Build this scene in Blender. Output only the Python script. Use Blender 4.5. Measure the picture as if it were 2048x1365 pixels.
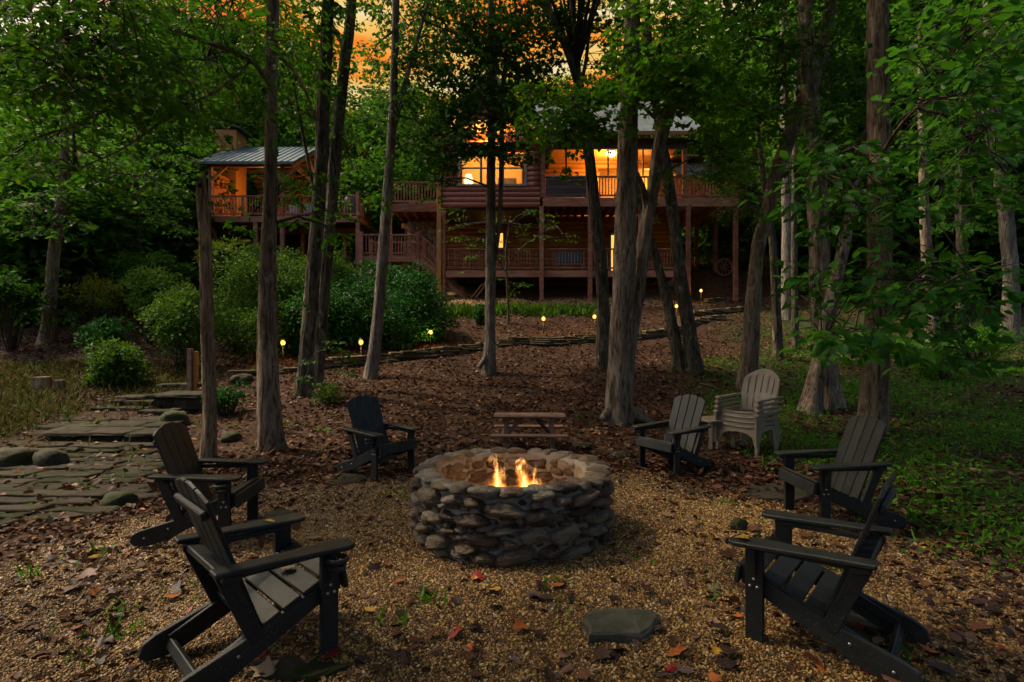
import bpy, bmesh, math, random
import numpy as np
from mathutils import Vector, Matrix, Euler, noise as mnoise

for _o in list(bpy.data.objects):
    bpy.data.objects.remove(_o, do_unlink=True)
SC = bpy.context.scene
COL = SC.collection
R = math.radians

# ------------------------------------------------------------------ camera
EYE, F = 1.5, 1100.0            # eye height, focal length in pixels of the 2048 px wide photograph
cam_d = bpy.data.cameras.new('camera')
cam_d.sensor_width = 36.0
cam_d.lens = F / 2048.0 * 36.0
cam_d.clip_start, cam_d.clip_end = 0.05, 900.0
cam = bpy.data.objects.new('camera', cam_d)
cam.location = (0, 0, EYE)
cam.rotation_euler = (R(90), 0, 0)
COL.objects.link(cam)
SC.camera = cam

# ------------------------------------------------------------------ world, sun, exposure
SUN_EL, SUN_AZ = 52.0, -72.0    # degrees; azimuth measured from the view direction, negative = left
world = bpy.data.worlds.new('World')
SC.world = world
world.use_nodes = True
_n, _l = world.node_tree.nodes, world.node_tree.links
_n.clear()
w_out = _n.new('ShaderNodeOutputWorld')
w_bg = _n.new('ShaderNodeBackground')
w_sky = _n.new('ShaderNodeTexSky')
w_sky.sky_type = 'NISHITA'
w_sky.sun_disc = False
w_sky.sun_elevation = R(SUN_EL)
w_sky.sun_rotation = R(SUN_AZ)
w_sky.air_density = 1.0; w_sky.dust_density = 7.0; w_sky.ozone_density = 0.0
w_tc = _n.new('ShaderNodeTexCoord')
w_dot = _n.new('ShaderNodeVectorMath'); w_dot.operation = 'DOT_PRODUCT'
_sd = Vector((-0.06, math.cos(R(24)), math.sin(R(24)))).normalized()
w_dot.inputs[1].default_value = _sd
_l.new(w_tc.outputs['Generated'], w_dot.inputs[0])
w_mask = _n.new('ShaderNodeMapRange'); w_mask.interpolation_type = 'SMOOTHSTEP'
w_mask.inputs[1].default_value = 0.70; w_mask.inputs[2].default_value = 0.95
_l.new(w_dot.outputs['Value'], w_mask.inputs[0])
w_map = _n.new('ShaderNodeMapping')
w_map.inputs['Scale'].default_value = (2.6, 2.6, 15.0)
w_map.inputs['Location'].default_value = (0.35, 0.2, 0.1)
_l.new(w_tc.outputs['Generated'], w_map.inputs[0])
w_noise = _n.new('ShaderNodeTexNoise')
w_noise.inputs['Scale'].default_value = 1.2
w_noise.inputs['Detail'].default_value = 5.0
_l.new(w_map.outputs[0], w_noise.inputs['Vector'])
w_ramp = _n.new('ShaderNodeValToRGB')
_e = w_ramp.color_ramp.elements
_e[0].position, _e[0].color = 0.40, (1.0, 0.80, 0.42, 1)
_e[1].position, _e[1].color = 0.66, (0.95, 0.17, 0.02, 1)
_x = _e.new(0.47); _x.color = (1.0, 0.62, 0.16, 1)
_x = _e.new(0.55); _x.color = (1.0, 0.33, 0.035, 1)
_l.new(w_noise.outputs['Fac'], w_ramp.inputs[0])
EXPO = 0.62
KE = 2.0 ** -EXPO                # what gives off light keeps its brightness in the picture
SKY_STR, GLOW = 0.125, 0.95 * KE
w_glow = _n.new('ShaderNodeVectorMath'); w_glow.operation = 'SCALE'
w_glow.inputs['Scale'].default_value = GLOW / SKY_STR
_l.new(w_ramp.outputs[0], w_glow.inputs[0])
w_mix = _n.new('ShaderNodeMix'); w_mix.data_type = 'RGBA'
_l.new(w_mask.outputs[0], w_mix.inputs[0])
_l.new(w_sky.outputs[0], w_mix.inputs[6])
_l.new(w_glow.outputs[0], w_mix.inputs[7])
_l.new(w_mix.outputs[2], w_bg.inputs['Color'])
w_bg.inputs['Strength'].default_value = SKY_STR
_l.new(w_bg.outputs[0], w_out.inputs['Surface'])

sun_d = bpy.data.lights.new('sun', 'SUN')
sun_d.energy = 2.9
sun_d.angle = R(3.0)
sun_d.color = (1.0, 0.80, 0.52)
sun = bpy.data.objects.new('sun', sun_d)
_el, _az = R(SUN_EL), R(SUN_AZ)
_to_sun = Vector((math.sin(_az) * math.cos(_el), math.cos(_az) * math.cos(_el), math.sin(_el)))
sun.rotation_euler = _to_sun.to_track_quat('Z', 'Y').to_euler()
sun.location = (-20, 20, 40)
COL.objects.link(sun)

SC.view_settings.view_transform = 'Standard'
SC.view_settings.look = 'None'
SC.view_settings.gamma = 1.0
SC.view_settings.use_curve_mapping = False
SC.view_settings.exposure = EXPO
SC.render.engine = 'CYCLES'
cy = SC.cycles
cy.use_denoising = True
cy.use_adaptive_sampling = True
cy.adaptive_threshold = 0.03
cy.max_bounces = 4; cy.diffuse_bounces = 2; cy.glossy_bounces = 2
cy.transmission_bounces = 4; cy.transparent_max_bounces = 6
cy.sample_clamp_indirect = 4.0
cy.caustics_reflective = False; cy.caustics_refractive = False

# ------------------------------------------------------------------ helpers
rng = np.random.default_rng(7)
rnd = random.Random(11)

def P(px, py, d):
    """point seen at photograph pixel (px, py) at depth d metres"""
    return Vector(((px - 1024.0) / F * d, d, EYE - (py - 682.0) / F * d))

def mesh_np(name, verts, faces_sizes, loops, smooth=False, mats=None, midx=None):
    me = bpy.data.meshes.new(name)
    verts = np.asarray(verts, dtype=np.float32)
    loops = np.asarray(loops, dtype=np.int32).ravel()
    sizes = np.asarray(faces_sizes, dtype=np.int32)
    me.vertices.add(len(verts)); me.vertices.foreach_set('co', verts.ravel())
    me.loops.add(len(loops)); me.loops.foreach_set('vertex_index', loops)
    me.polygons.add(len(sizes))
    starts = np.concatenate(([0], np.cumsum(sizes)[:-1])).astype(np.int32) if len(sizes) else np.zeros(0, np.int32)
    me.polygons.foreach_set('loop_start', starts)
    if smooth:
        me.polygons.foreach_set('use_smooth', np.ones(len(sizes), dtype=bool))
    for m in (mats or []):
        me.materials.append(m)
    if midx is not None:
        me.polygons.foreach_set('material_index', np.asarray(midx, dtype=np.int32))
    me.update(calc_edges=True)
    return me

def mesh_py(name, verts, faces, mat=None, smooth=False):
    me = bpy.data.meshes.new(name)
    me.from_pydata([tuple(v) for v in verts], [], faces)
    if smooth:
        me.polygons.foreach_set('use_smooth', np.ones(len(faces), dtype=bool))
    if mat: me.materials.append(mat)
    me.update()
    return me

def bm_mesh(name, bm, mat=None, smooth=False):
    me = bpy.data.meshes.new(name)
    bm.to_mesh(me); bm.free()
    if smooth:
        me.polygons.foreach_set('use_smooth', np.ones(len(me.polygons), dtype=bool))
    if mat: me.materials.append(mat)
    return me

def obj(name, me, parent=None, loc=(0, 0, 0), rot=(0, 0, 0), scale=(1, 1, 1)):
    o = bpy.data.objects.new(name, me)
    COL.objects.link(o)
    o.location = loc; o.rotation_euler = rot; o.scale = scale
    if parent is not None: o.parent = parent
    return o

def tag(o, label=None, cat=None, group=None, kind=None):
    if label: o['label'] = label
    if cat: o['category'] = cat
    if group: o['group'] = group
    if kind: o['kind'] = kind
    return o

def thing(name, label, cat, loc=(0, 0, 0), rotz=0.0, group=None, scale=1.0):
    o = obj(name, None, None, loc, (0, 0, rotz), (scale,) * 3)
    return tag(o, label, cat, group)

def copy_tree(o, parent=None):
    c = o.copy(); COL.objects.link(c)
    if parent is not None: c.parent = parent
    for ch in list(o.children): copy_tree(ch, c)
    return c

_boxes = {}
def box_mesh(sx, sy, sz, mat, bevel=0.004):
    k = (round(sx, 3), round(sy, 3), round(sz, 3), mat.name, bevel)
    if k not in _boxes:
        bm = bmesh.new()
        bmesh.ops.create_cube(bm, size=1.0)
        bmesh.ops.scale(bm, vec=(sx, sy, sz), verts=bm.verts)
        if bevel > 0:
            bmesh.ops.bevel(bm, geom=list(bm.edges), offset=min(bevel, 0.3 * min(sx, sy, sz)), segments=1, affect='EDGES')
        _boxes[k] = bm_mesh('box', bm, mat)
    return _boxes[k]

def box(name, parent, c, s, mat, rot=(0, 0, 0), bevel=0.004):
    return obj(name, box_mesh(s[0], s[1], s[2], mat, bevel), parent, c, rot)

def boxmm(name, parent, lo, hi, mat, bevel=0.004):
    c = [(a + b) / 2 for a, b in zip(lo, hi)]
    s = [abs(b - a) for a, b in zip(lo, hi)]
    return box(name, parent, c, s, mat, bevel=bevel)

def beam(name, parent, p0, p1, w, h, mat, bevel=0.004):
    """box of section w (horizontal) x h running from p0 to p1"""
    p0, p1 = Vector(p0), Vector(p1)
    d = p1 - p0
    q = d.to_track_quat('X', 'Z')
    o = obj(name, box_mesh(d.length, w, h, mat, bevel), parent, (p0 + p1) / 2)
    o.rotation_euler = q.to_euler()
    return o

def prism_mesh(name, pts, t, mat, axis='y', bevel=0.004):
    """2-D outline extruded by t (centred). axis y: pts are (x,z); axis z: pts are (x,y)"""
    bm = bmesh.new()
    def mk(a, b, c): return (a, c, b) if axis == 'y' else ((a, b, c) if axis == 'z' else (c, a, b))
    lo = [bm.verts.new(mk(a, b, -t / 2)) for a, b in pts]
    hi = [bm.verts.new(mk(a, b, t / 2)) for a, b in pts]
    n = len(pts)
    bm.faces.new(lo); bm.faces.new(hi[::-1])
    for i in range(n):
        j = (i + 1) % n
        bm.faces.new((lo[i], hi[i], hi[j], lo[j]))
    bmesh.ops.recalc_face_normals(bm, faces=bm.faces)
    if bevel > 0:
        ed = [e for e in bm.edges if len(e.link_faces) == 2 and e.calc_face_angle(0) > 0.6]
        bmesh.ops.bevel(bm, geom=ed, offset=bevel, segments=1, affect='EDGES')
    return bm_mesh(name, bm, mat)

def tube_arrays(pts, radii, seg=6, cap=True, fn=None):
    pts = [Vector(p) for p in pts]
    n = len(pts)
    V, Fc = [], []
    up = Vector((0, 0, 1)) if abs((pts[1] - pts[0]).normalized().z) < 0.9 else Vector((1, 0, 0))
    for i, p in enumerate(pts):
        t = (pts[min(i + 1, n - 1)] - pts[max(i - 1, 0)]).normalized()
        a = t.cross(up).normalized(); b = a.cross(t).normalized()
        # keep a stable frame
        up = b if abs(t.dot(b)) < 0.99 else up
        for k in range(seg):
            an = 2 * math.pi * k / seg
            r = radii[i]
            if fn: r = fn(i, an, r)
            V.append(p + a * (math.cos(an) * r) + b * (math.sin(an) * r))
    for i in range(n - 1):
        for k in range(seg):
            k2 = (k + 1) % seg
            Fc.append((i * seg + k, (i + 1) * seg + k, (i + 1) * seg + k2, i * seg + k2))
    if cap:
        Fc.append(tuple(range(seg))); Fc.append(tuple((n - 1) * seg + k for k in range(seg))[::-1])
    return V, Fc

def tube_mesh(name, pts, radii, mat, seg=6, smooth=True):
    V, Fc = tube_arrays(pts, radii, seg)
    return mesh_py(name, V, Fc, mat, smooth)

class MB:
    """collects shapes into one mesh"""
    def __init__(self): self.v = []; self.f = []
    def add(self, V, Fc):
        o = len(self.v); self.v += [tuple(v) for v in V]; self.f += [tuple(i + o for i in f) for f in Fc]
    def tube(self, pts, radii, seg=5): self.add(*tube_arrays(pts, radii, seg))
    def box(self, c, s):
        x, y, z = [k / 2 for k in s]
        V = [(c[0] + a * x, c[1] + b * y, c[2] + e * z) for a in (-1, 1) for b in (-1, 1) for e in (-1, 1)]
        self.add(V, [(0, 1, 3, 2), (4, 6, 7, 5), (0, 4, 5, 1), (2, 3, 7, 6), (0, 2, 6, 4), (1, 5, 7, 3)])
    def mesh(self, name, mat, smooth=False): return mesh_py(name, self.v, self.f, mat, smooth)

# ------------------------------------------------------------------ materials
def new_mat(name):
    m = bpy.data.materials.new(name); m.use_nodes = True
    nt = m.node_tree
    for n in list(nt.nodes): nt.nodes.remove(n)
    return m, nt.nodes, nt.links

def ramp(nodes, stops):
    r = nodes.new('ShaderNodeValToRGB')
    el = r.color_ramp.elements
    while len(el) < len(stops): el.new(0.5)
    for e, (p, c) in zip(el, stops):
        e.position = p; e.color = (*c, 1)
    return r

def mat_solid(name, stops, scale=(4, 4, 4), detail=6, rough=0.7, bump=0.3, bump_scale=None, coord='Object', rand='none',
              rand_amt=0.35, dist=0.01, spec=0.3, metallic=0.0, distortion=0.0):
    """noise-driven colour, bump of its own and an optional variation from object to object"""
    m, N, L = new_mat(name)
    out = N.new('ShaderNodeOutputMaterial'); b = N.new('ShaderNodeBsdfPrincipled')
    tc = N.new('ShaderNodeTexCoord'); mp = N.new('ShaderNodeMapping')
    mp.inputs['Scale'].default_value = scale
    L.new(tc.outputs[coord], mp.inputs[0])
    no = N.new('ShaderNodeTexNoise'); no.inputs['Scale'].default_value = 1.0
    no.inputs['Detail'].default_value = detail; no.inputs['Roughness'].default_value = 0.62
    no.inputs['Distortion'].default_value = distortion
    if rand != 'none':
        oi = N.new('ShaderNodeObjectInfo')
        ad = N.new('ShaderNodeVectorMath'); ad.operation = 'ADD'
        sc = N.new('ShaderNodeVectorMath'); sc.operation = 'SCALE'; sc.inputs['Scale'].default_value = 37.0
        cx = N.new('ShaderNodeCombineXYZ')
        for i in range(3): L.new(oi.outputs['Random'], cx.inputs[i])
        L.new(cx.outputs[0], sc.inputs[0]); L.new(sc.outputs[0], ad.inputs[1]); L.new(mp.outputs[0], ad.inputs[0])
        L.new(ad.outputs[0], no.inputs['Vector'])
    else:
        L.new(mp.outputs[0], no.inputs['Vector'])
    rp = ramp(N, stops)
    if rand == 'mix':
        mr = N.new('ShaderNodeMath'); mr.operation = 'MULTIPLY_ADD'
        mr.inputs[1].default_value = rand_amt * 2; mr.inputs[2].default_value = -rand_amt
        L.new(oi.outputs['Random'], mr.inputs[0])
        a2 = N.new('ShaderNodeMath'); a2.operation = 'ADD'
        L.new(no.outputs['Fac'], a2.inputs[0]); L.new(mr.outputs[0], a2.inputs[1])
        L.new(a2.outputs[0], rp.inputs[0])
    else:
        L.new(no.outputs['Fac'], rp.inputs[0])
    L.new(rp.outputs[0], b.inputs['Base Color'])
    b.inputs['Roughness'].default_value = rough
    b.inputs['Specular IOR Level'].default_value = spec
    b.inputs['Metallic'].default_value = metallic
    if bump > 0:
        bp = N.new('ShaderNodeBump'); bp.inputs['Strength'].default_value = bump; bp.inputs['Distance'].default_value = dist
        n2 = no
        if bump_scale:
            mp2 = N.new('ShaderNodeMapping'); mp2.inputs['Scale'].default_value = bump_scale
            L.new(tc.outputs[coord], mp2.inputs[0])
            n2 = N.new('ShaderNodeTexNoise'); n2.inputs['Scale'].default_value = 1.0; n2.inputs['Detail'].default_value = 5
            L.new(mp2.outputs[0], n2.inputs['Vector'])
        L.new(n2.outputs['Fac'], bp.inputs['Height']); L.new(bp.outputs[0], b.inputs['Normal'])
    L.new(b.outputs[0], out.inputs['Surface'])
    return m

def mat_leaf(name, stops, trans=(0.10, 0.20, 0.02), tfac=0.45, rough=0.55, spec=0.13):
    """leaf blade: each leaf (mesh island) takes its own colour; light passes through it"""
    m, N, L = new_mat(name)
    out = N.new('ShaderNodeOutputMaterial'); b = N.new('ShaderNodeBsdfPrincipled')
    ge = N.new('ShaderNodeNewGeometry')
    rp = ramp(N, stops)
    L.new(ge.outputs['Random Per Island'], rp.inputs[0])
    L.new(rp.outputs[0], b.inputs['Base Color'])
    b.inputs['Roughness'].default_value = rough
    b.inputs['Specular IOR Level'].default_value = spec
    tr = N.new('ShaderNodeBsdfTranslucent')
    mx = N.new('ShaderNodeMix'); mx.data_type = 'RGBA'; mx.inputs[0].default_value = 0.6
    L.new(rp.outputs[0], mx.inputs[6]); mx.inputs[7].default_value = (*trans, 1)
    L.new(mx.outputs[2], tr.inputs['Color'])
    ms = N.new('ShaderNodeMixShader'); ms.inputs[0].default_value = tfac
    L.new(b.outputs[0], ms.inputs[1]); L.new(tr.outputs[0], ms.inputs[2])
    L.new(ms.outputs[0], out.inputs['Surface'])
    return m

def mat_emit(name, col, strength):
    m, N, L = new_mat(name)
    out = N.new('ShaderNodeOutputMaterial'); e = N.new('ShaderNodeEmission')
    e.inputs['Color'].default_value = (*col, 1); e.inputs['Strength'].default_value = strength * KE
    L.new(e.outputs[0], out.inputs['Surface'])
    return m

def mat_glass(name):
    m, N, L = new_mat(name)
    out = N.new('ShaderNodeOutputMaterial')
    g = N.new('ShaderNodeBsdfGlossy'); g.inputs['Roughness'].default_value = 0.03
    t = N.new('ShaderNodeBsdfTransparent'); t.inputs['Color'].default_value = (0.93, 0.95, 0.94, 1)
    ms = N.new('ShaderNodeMixShader'); ms.inputs[0].default_value = 0.07
    L.new(t.outputs[0], ms.inputs[1]); L.new(g.outputs[0], ms.inputs[2]); L.new(ms.outputs[0], out.inputs['Surface'])
    return m

M = {}
# bark
def bark(name, dark, mid, light, lichen=None, lich_amt=0.60):
    """furrowed bark: stretched plates with dark fissures, blotched with lichen"""
    m, N, L = new_mat(name)
    out = N.new('ShaderNodeOutputMaterial'); b = N.new('ShaderNodeBsdfPrincipled')
    b.inputs['Roughness'].default_value = 0.92; b.inputs['Specular IOR Level'].default_value = 0.12
    tc = N.new('ShaderNodeTexCoord')
    def nz(sc, detail, dist=0.0, r=0.6):
        mp = N.new('ShaderNodeMapping'); mp.inputs['Scale'].default_value = sc
        L.new(tc.outputs['Object'], mp.inputs[0])
        n = N.new('ShaderNodeTexNoise'); n.inputs['Scale'].default_value = 1.0; n.inputs['Detail'].default_value = detail
        n.inputs['Distortion'].default_value = dist; n.inputs['Roughness'].default_value = r
        L.new(mp.outputs[0], n.inputs['Vector']); return n
    plates = nz((17, 17, 2.6), 8, 1.2, 0.68)
    tone = nz((2.2, 2.2, 0.9), 4)
    rp = ramp(N, [(0.36, dark), (0.47, mid), (0.60, light), (0.75, tuple(min(1, v * 1.25) for v in light))])
    L.new(plates.outputs['Fac'], rp.inputs[0])
    tr = ramp(N, [(0.32, (0.55, 0.52, 0.50)), (0.68, (1.25, 1.22, 1.18))]); L.new(tone.outputs['Fac'], tr.inputs[0])
    mu = N.new('ShaderNodeMix'); mu.data_type = 'RGBA'; mu.blend_type = 'MULTIPLY'; mu.inputs[0].default_value = 1.0
    L.new(rp.outputs[0], mu.inputs[6]); L.new(tr.outputs[0], mu.inputs[7])
    col = mu.outputs[2]
    if lichen:
        ln = nz((7, 7, 4), 9, 0.4, 0.7)
        mr = N.new('ShaderNodeMapRange'); mr.inputs[1].default_value = lich_amt; mr.inputs[2].default_value = lich_amt + 0.06; mr.inputs[4].default_value = 0.75
        L.new(ln.outputs['Fac'], mr.inputs[0])
        mx = N.new('ShaderNodeMix'); mx.data_type = 'RGBA'; L.new(mr.outputs[0], mx.inputs[0]); L.new(col, mx.inputs[6]); mx.inputs[7].default_value = (*lichen, 1)
        col = mx.outputs[2]
    L.new(col, b.inputs['Base Color'])
    bp = N.new('ShaderNodeBump'); bp.inputs['Strength'].default_value = 1.0; bp.inputs['Distance'].default_value = 0.05
    L.new(plates.outputs['Fac'], bp.inputs['Height']); L.new(bp.outputs[0], b.inputs['Normal'])
    L.new(b.outputs[0], out.inputs['Surface'])
    M[name] = m
bark('bark_grey', (0.06, 0.051, 0.043), (0.16, 0.14, 0.12), (0.27, 0.25, 0.22), (0.33, 0.35, 0.29), 0.60)
bark('bark_brown', (0.044, 0.031, 0.021), (0.165, 0.123, 0.086), (0.29, 0.232, 0.172), (0.30, 0.29, 0.21), 0.575)
bark('bark_dark', (0.020, 0.016, 0.012), (0.078, 0.065, 0.050), (0.165, 0.148, 0.115), (0.26, 0.28, 0.17), 0.57)
bark('bark_shag', (0.050, 0.037, 0.027), (0.195, 0.153, 0.118), (0.35, 0.293, 0.238), (0.27, 0.27, 0.17), 0.575)
bark('bark_dead', (0.065, 0.043, 0.028), (0.22, 0.158, 0.102), (0.35, 0.265, 0.18), (0.25, 0.26, 0.17), 0.60)
M['twig'] = mat_solid('twig', [(0.3, (0.025, 0.018, 0.013)), (0.7, (0.07, 0.055, 0.042))], scale=(20, 20, 20), rough=0.9, bump=0)
# leaves
M['leaf_maple'] = mat_leaf('leaf_maple', [(0, (0.012, 0.052, 0.004)), (0.5, (0.024, 0.088, 0.006)), (0.86, (0.050, 0.130, 0.008)), (0.97, (0.14, 0.16, 0.012)), (1, (0.21, 0.11, 0.012))], (0.075, 0.24, 0.010))
M['leaf_dark'] = mat_leaf('leaf_dark', [(0, (0.009, 0.042, 0.005)), (0.6, (0.017, 0.070, 0.007)), (1, (0.034, 0.105, 0.010))], (0.06, 0.17, 0.010))
M['leaf_bright'] = mat_leaf('leaf_bright', [(0, (0.018, 0.085, 0.004)), (0.5, (0.042, 0.145, 0.006)), (0.95, (0.085, 0.20, 0.010)), (1, (0.24, 0.17, 0.015))], (0.13, 0.34, 0.010))
M['leaf_hickory'] = mat_leaf('leaf_hickory', [(0, (0.013, 0.078, 0.008)), (0.6, (0.024, 0.115, 0.010)), (1, (0.048, 0.155, 0.014))], (0.09, 0.27, 0.012), rough=0.45)
M['leaf_yellow'] = mat_leaf('leaf_yellow', [(0, (0.04, 0.10, 0.006)), (0.5, (0.085, 0.145, 0.008)), (0.85, (0.18, 0.17, 0.014)), (1, (0.22, 0.09, 0.014))], (0.22, 0.27, 0.01))
M['leaf_shrub'] = mat_leaf('leaf_shrub', [(0, (0.018, 0.070, 0.007)), (0.5, (0.042, 0.120, 0.012)), (1, (0.095, 0.185, 0.022))], (0.12, 0.24, 0.012), tfac=0.3, rough=0.6, spec=0.14)
M['leaf_rhodo'] = mat_leaf('leaf_rhodo', [(0, (0.006, 0.048, 0.009)), (0.6, (0.013, 0.082, 0.013)), (1, (0.030, 0.125, 0.020))], (0.04, 0.17, 0.015), tfac=0.25, rough=0.6, spec=0.14)
M['leaf_far'] = mat_leaf('leaf_far', [(0, (0.011, 0.060, 0.006)), (0.5, (0.023, 0.100, 0.009)), (0.92, (0.055, 0.145, 0.013)), (1, (0.13, 0.11, 0.014))], (0.10, 0.27, 0.012))
M['leaf_hemlock'] = mat_leaf('leaf_hemlock', [(0, (0.009, 0.036, 0.006)), (1, (0.026, 0.078, 0.010))], (0.05, 0.12, 0.01), tfac=0.2)
M['grass'] = mat_leaf('grass', [(0, (0.028, 0.12, 0.006)), (0.6, (0.065, 0.22, 0.010)), (1, (0.13, 0.29, 0.018))], (0.13, 0.36, 0.012), tfac=0.35)
M['dry_grass'] = mat_leaf('dry_grass', [(0, (0.060, 0.046, 0.018)), (0.3, (0.095, 0.075, 0.030)), (0.5, (0.045, 0.080, 0.012)), (1, (0.030, 0.095, 0.010))], (0.18, 0.14, 0.05), tfac=0.3)
M['litter'] = mat_leaf('litter', [(0, (0.018, 0.008, 0.005)), (0.35, (0.045, 0.019, 0.010)), (0.62, (0.095, 0.038, 0.018)), (0.82, (0.16, 0.075, 0.036)), (0.93, (0.11, 0.085, 0.085)), (0.97, (0.24, 0.15, 0.09)), (1, (0.30, 0.12, 0.015))], (0.10, 0.04, 0.02), tfac=0.12, rough=0.55)
LEAF_COL = {'dark brown': (0.035, 0.017, 0.013), 'chestnut brown': (0.085, 0.034, 0.018), 'orange': (0.34, 0.095, 0.018), 'red': (0.22, 0.018, 0.014), 'yellow': (0.42, 0.25, 0.03), 'tan': (0.24, 0.16, 0.095)}
for k, c in LEAF_COL.items():
    M['fallen_' + k] = mat_solid('fallen_' + k, [(0.3, tuple(v * 0.55 for v in c)), (0.7, tuple(min(1, v * 1.35) for v in c))], scale=(18, 18, 18), rough=0.5, bump=0.3, dist=0.004, rand='mix', rand_amt=0.2)
# timber and house
M['deck_wood'] = mat_solid('deck_wood', [(0.3, (0.13, 0.050, 0.029)), (0.5, (0.235, 0.098, 0.060)), (0.72, (0.34, 0.17, 0.115))], scale=(2.2, 7, 9), detail=7, rough=0.7, bump=0.25, bump_scale=(5, 30, 30), dist=0.01, rand='mix', rand_amt=0.14)
M['new_post'] = mat_solid('new_post', [(0.3, (0.28, 0.125, 0.035)), (0.7, (0.42, 0.21, 0.07))], scale=(9, 9, 1.6), rough=0.6, bump=0.2)  # one cabin post, lighter and more orange than deck_wood
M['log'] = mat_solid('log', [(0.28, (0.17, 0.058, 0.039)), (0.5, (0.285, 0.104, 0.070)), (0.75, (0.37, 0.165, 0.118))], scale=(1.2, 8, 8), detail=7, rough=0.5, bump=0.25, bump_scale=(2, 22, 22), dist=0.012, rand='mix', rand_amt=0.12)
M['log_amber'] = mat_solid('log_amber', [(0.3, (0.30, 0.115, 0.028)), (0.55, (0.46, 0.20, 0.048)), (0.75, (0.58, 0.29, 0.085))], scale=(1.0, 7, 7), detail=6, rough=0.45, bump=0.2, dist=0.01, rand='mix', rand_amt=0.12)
M['pine'] = mat_solid('pine', [(0.3, (0.48, 0.23, 0.06)), (0.7, (0.66, 0.38, 0.12))], scale=(6, 6, 1.0), rough=0.5, bump=0.1, rand='mix', rand_amt=0.1)
M['cedar_dark'] = mat_solid('cedar_dark', [(0.3, (0.26, 0.065, 0.016)), (0.7, (0.46, 0.145, 0.036))], scale=(2, 6, 6), rough=0.55, bump=0.15, rand='mix', rand_amt=0.12)
M['cedar'] = mat_solid('cedar', [(0.3, (0.30, 0.105, 0.026)), (0.7, (0.48, 0.20, 0.055))], scale=(2, 6, 6), rough=0.55, bump=0.15, rand='mix', rand_amt=0.12)
M['panel_dark'] = mat_solid('panel_dark', [(0.3, (0.04, 0.027, 0.025)), (0.7, (0.085, 0.060, 0.055))], scale=(1.5, 6, 10), rough=0.6, bump=0.2, rand='mix', rand_amt=0.15)
M['metal_teal'] = mat_solid('metal_teal', [(0.3, (0.030, 0.070, 0.085)), (0.7, (0.065, 0.125, 0.145))], scale=(1.5, 1.5, 1.5), rough=0.55, bump=0.05, spec=0.35, metallic=0.0)
M['metal_grey'] = mat_solid('metal_grey', [(0.3, (0.065, 0.088, 0.094)), (0.7, (0.115, 0.142, 0.148))], scale=(1.5, 1.5, 1.5), rough=0.55, bump=0.05, spec=0.35, metallic=0.0)
M['gutter'] = mat_solid('gutter', [(0.3, (0.16, 0.07, 0.025)), (0.7, (0.24, 0.11, 0.04))], scale=(3, 3, 3), rough=0.4, bump=0)
M['frame_grey'] = mat_solid('frame_grey', [(0.3, (0.13, 0.135, 0.125)), (0.7, (0.20, 0.205, 0.19))], scale=(8, 8, 8), rough=0.5, bump=0.1)
M['glass'] = mat_glass('glass')
M['soil'] = mat_solid('soil', [(0.3, (0.08, 0.045, 0.022)), (0.7, (0.17, 0.105, 0.055))], scale=(5, 5, 5), rough=0.95, bump=0.6, dist=0.05)
M['plaster'] = mat_solid('plaster', [(0.3, (0.55, 0.36, 0.16)), (0.7, (0.66, 0.45, 0.22))], scale=(3, 3, 3), rough=0.8, bump=0)
# stone
M['pit_stone'] = mat_solid('pit_stone', [(0.08, (0.024, 0.017, 0.012)), (0.30, (0.072, 0.046, 0.030)), (0.46, (0.125, 0.086, 0.056)), (0.60, (0.100, 0.080, 0.050)), (0.76, (0.150, 0.124, 0.092)), (0.90, (0.19, 0.165, 0.125)), (0.99, (0.30, 0.12, 0.028))], scale=(1.1, 1.1, 1.6), detail=9, rough=0.6, bump=0.6, bump_scale=(3.2, 3.2, 5.5), dist=0.05, rand='mix', rand_amt=0.36, spec=0.35)
M['mortar'] = mat_solid('mortar', [(0.3, (0.12, 0.115, 0.098)), (0.7, (0.25, 0.24, 0.21))], scale=(9, 9, 9), rough=0.92, bump=0.6, bump_scale=(40, 40, 40), dist=0.02)
M['ash'] = mat_solid('ash', [(0.3, (0.16, 0.15, 0.14)), (0.7, (0.42, 0.40, 0.37))], scale=(30, 30, 30), rough=0.95, bump=0.6)
M['slab'] = mat_solid('slab', [(0.25, (0.012, 0.011, 0.007)), (0.40, (0.020, 0.026, 0.006)), (0.47, (0.031, 0.028, 0.020)), (0.66, (0.052, 0.044, 0.032)), (0.84, (0.022, 0.026, 0.007))], scale=(3, 3, 6), detail=8, spec=0.12, rough=0.92, bump=0.5, bump_scale=(14, 14, 30), dist=0.02, rand='mix', rand_amt=0.16)
M['slab_grey'] = mat_solid('slab_grey', [(0.28, (0.022, 0.028, 0.012)), (0.45, (0.040, 0.044, 0.028)), (0.58, (0.070, 0.068, 0.052)), (0.75, (0.115, 0.106, 0.082))], scale=(5, 5, 9), detail=8, rough=0.75, bump=0.5, bump_scale=(20, 20, 30), dist=0.02)
M['edging'] = mat_solid('edging', [(0.25, (0.032, 0.026, 0.013)), (0.5, (0.075, 0.060, 0.028)), (0.75, (0.13, 0.105, 0.050))], scale=(5, 5, 12), detail=7, rough=0.8, bump=0.5, dist=0.02, rand='mix', rand_amt=0.2)
M['boulder'] = mat_solid('boulder', [(0.3, (0.026, 0.024, 0.016)), (0.48, (0.055, 0.052, 0.032)), (0.60, (0.036, 0.056, 0.012)), (0.70, (0.07, 0.066, 0.045)), (0.8, (0.17, 0.16, 0.13))], scale=(4, 4, 4), detail=9, rough=0.85, bump=0.8, bump_scale=(14, 14, 14), dist=0.03, rand='mix', rand_amt=0.1)
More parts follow.
